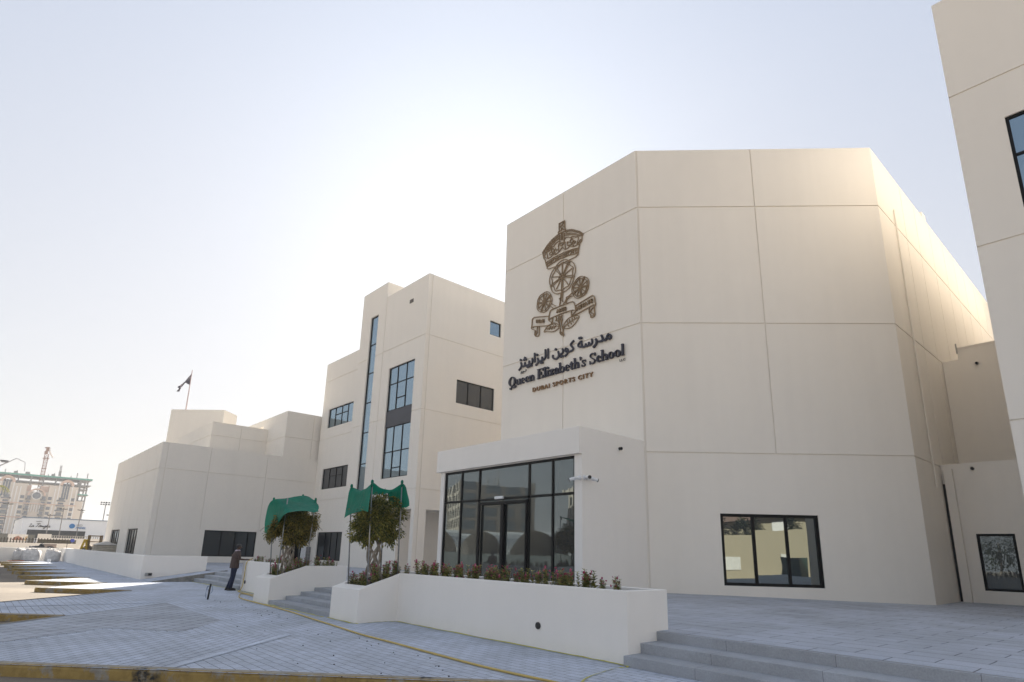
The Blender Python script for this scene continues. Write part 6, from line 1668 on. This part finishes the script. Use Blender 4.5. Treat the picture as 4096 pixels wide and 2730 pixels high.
def tower(x, y, w, d, h, label, rz):
    root = empty('office_tower', (x, y, 0), label, 'building', 'glazed towers far behind the camera', rz)
    mb = MB(); mb.box((-w / 2, -d / 2, 0), (w / 2, d / 2, h)); o = mb.build('wall', M['office'], None); o.parent = root
    mb = MB()
    for k in range(int(h / 3.2) + 1): mb.box((-w / 2 - .2, -d / 2 - .2, k * 3.2), (w / 2 + .2, d / 2 + .2, k * 3.2 + .8))
    for k in range(int(w / 5) + 1):
        for y in (-d / 2 - .4, d / 2): mb.box((-w / 2 + k * 5 - .7, y, 0), (-w / 2 + k * 5 + .7, y + .4, h))
    for k in range(int(d / 5) + 1):
        for x_ in (-w / 2 - .4, w / 2): mb.box((x_, -d / 2 + k * 5 - .7, 0), (x_ + .4, -d / 2 + k * 5 + .7, h))
    for k in range(6): mb.box((-w / 2 + k * w / 6, 0, h), (-w / 2 + k * w / 6 + .3, .3, h + 2.0 + 1.5 * (k % 3)))
    o = mb.build('slab_edge', plain('beige_slab', (0.42, 0.38, 0.32), 0.8), None); o.parent = root
tower(-175, -72, 34, 22, 17.5, 'widest glazed tower with beige bands far behind the camera', .3)
tower(-128, -78, 30, 20, 19.0, 'tallest glazed tower with beige bands far behind the camera', .5)
tower(-96, -92, 20, 18, 17.0, 'narrowest glazed tower with beige bands far behind the camera', .6)
M['tent'] = plain('white_membrane', (0.62, 0.62, 0.60), 0.6)
def tent(x, y, label):
    mb = MB(); n = 14; r = 5.0
    for k in range(n):
        a, b = math.pi * k / n, math.pi * (k + 1) / n
        p = [(x + r * math.cos(a), y, .2 + 4.2 * math.sin(a)), (x + r * math.cos(b), y, .2 + 4.2 * math.sin(b))]
        mb.face(p[0], p[1], (p[1][0], y - 22, p[1][2]), (p[0][0], y - 22, p[0][2]))
    tag(mb.build('arched_tent', M['tent']), label, 'tent', 'white arched tents behind the camera')
for k, x in enumerate((-72, -61.5, -51, -40.5)): tent(x, -22, 'white arched tent among the row behind the camera')
root = empty('site_cabin', (-34, -14, 0), 'white site cabin with one window behind the camera', 'cabin')
mb = MB(); mb.box((-38, -17, -.15), (-31, -14, 2.6)); mb.build('wall', M['wall_far'], root)
mb = MB(); mb.box((-35.2, -14.0, 1.0), (-34.2, -13.95, 1.9)); mb.build('window', M['frame'], root)
mb = MB(); mb.box((-62, -9.3, -.2), (-14, -9.1, 1.5)); tag(mb.build('hoarding', plain('grey_hoarding', (0.07, 0.085, 0.085), 0.7)), 'dark grey site hoarding across the street behind the camera', 'hoarding')
# ------------------------------------------------------------------ desert haze
mb = MB(); mb.box((-2700, -2700, -1.3), (2700, 2700, 53))
hm = bpy.data.materials.new('haze_air'); hm.use_nodes = True
hn = hm.node_tree; hn.nodes.clear()
ho = hn.nodes.new('ShaderNodeOutputMaterial'); hv = hn.nodes.new('ShaderNodeVolumePrincipled')
hv.inputs['Color'].default_value = (0.93, 0.95, 1.0, 1); hv.inputs['Density'].default_value = 0.00045; hv.inputs['Anisotropy'].default_value = 0.0
hn.links.new(hv.outputs[0], ho.inputs['Volume'])
tag(mb.build('haze', hm), None, None, None, 'stuff')
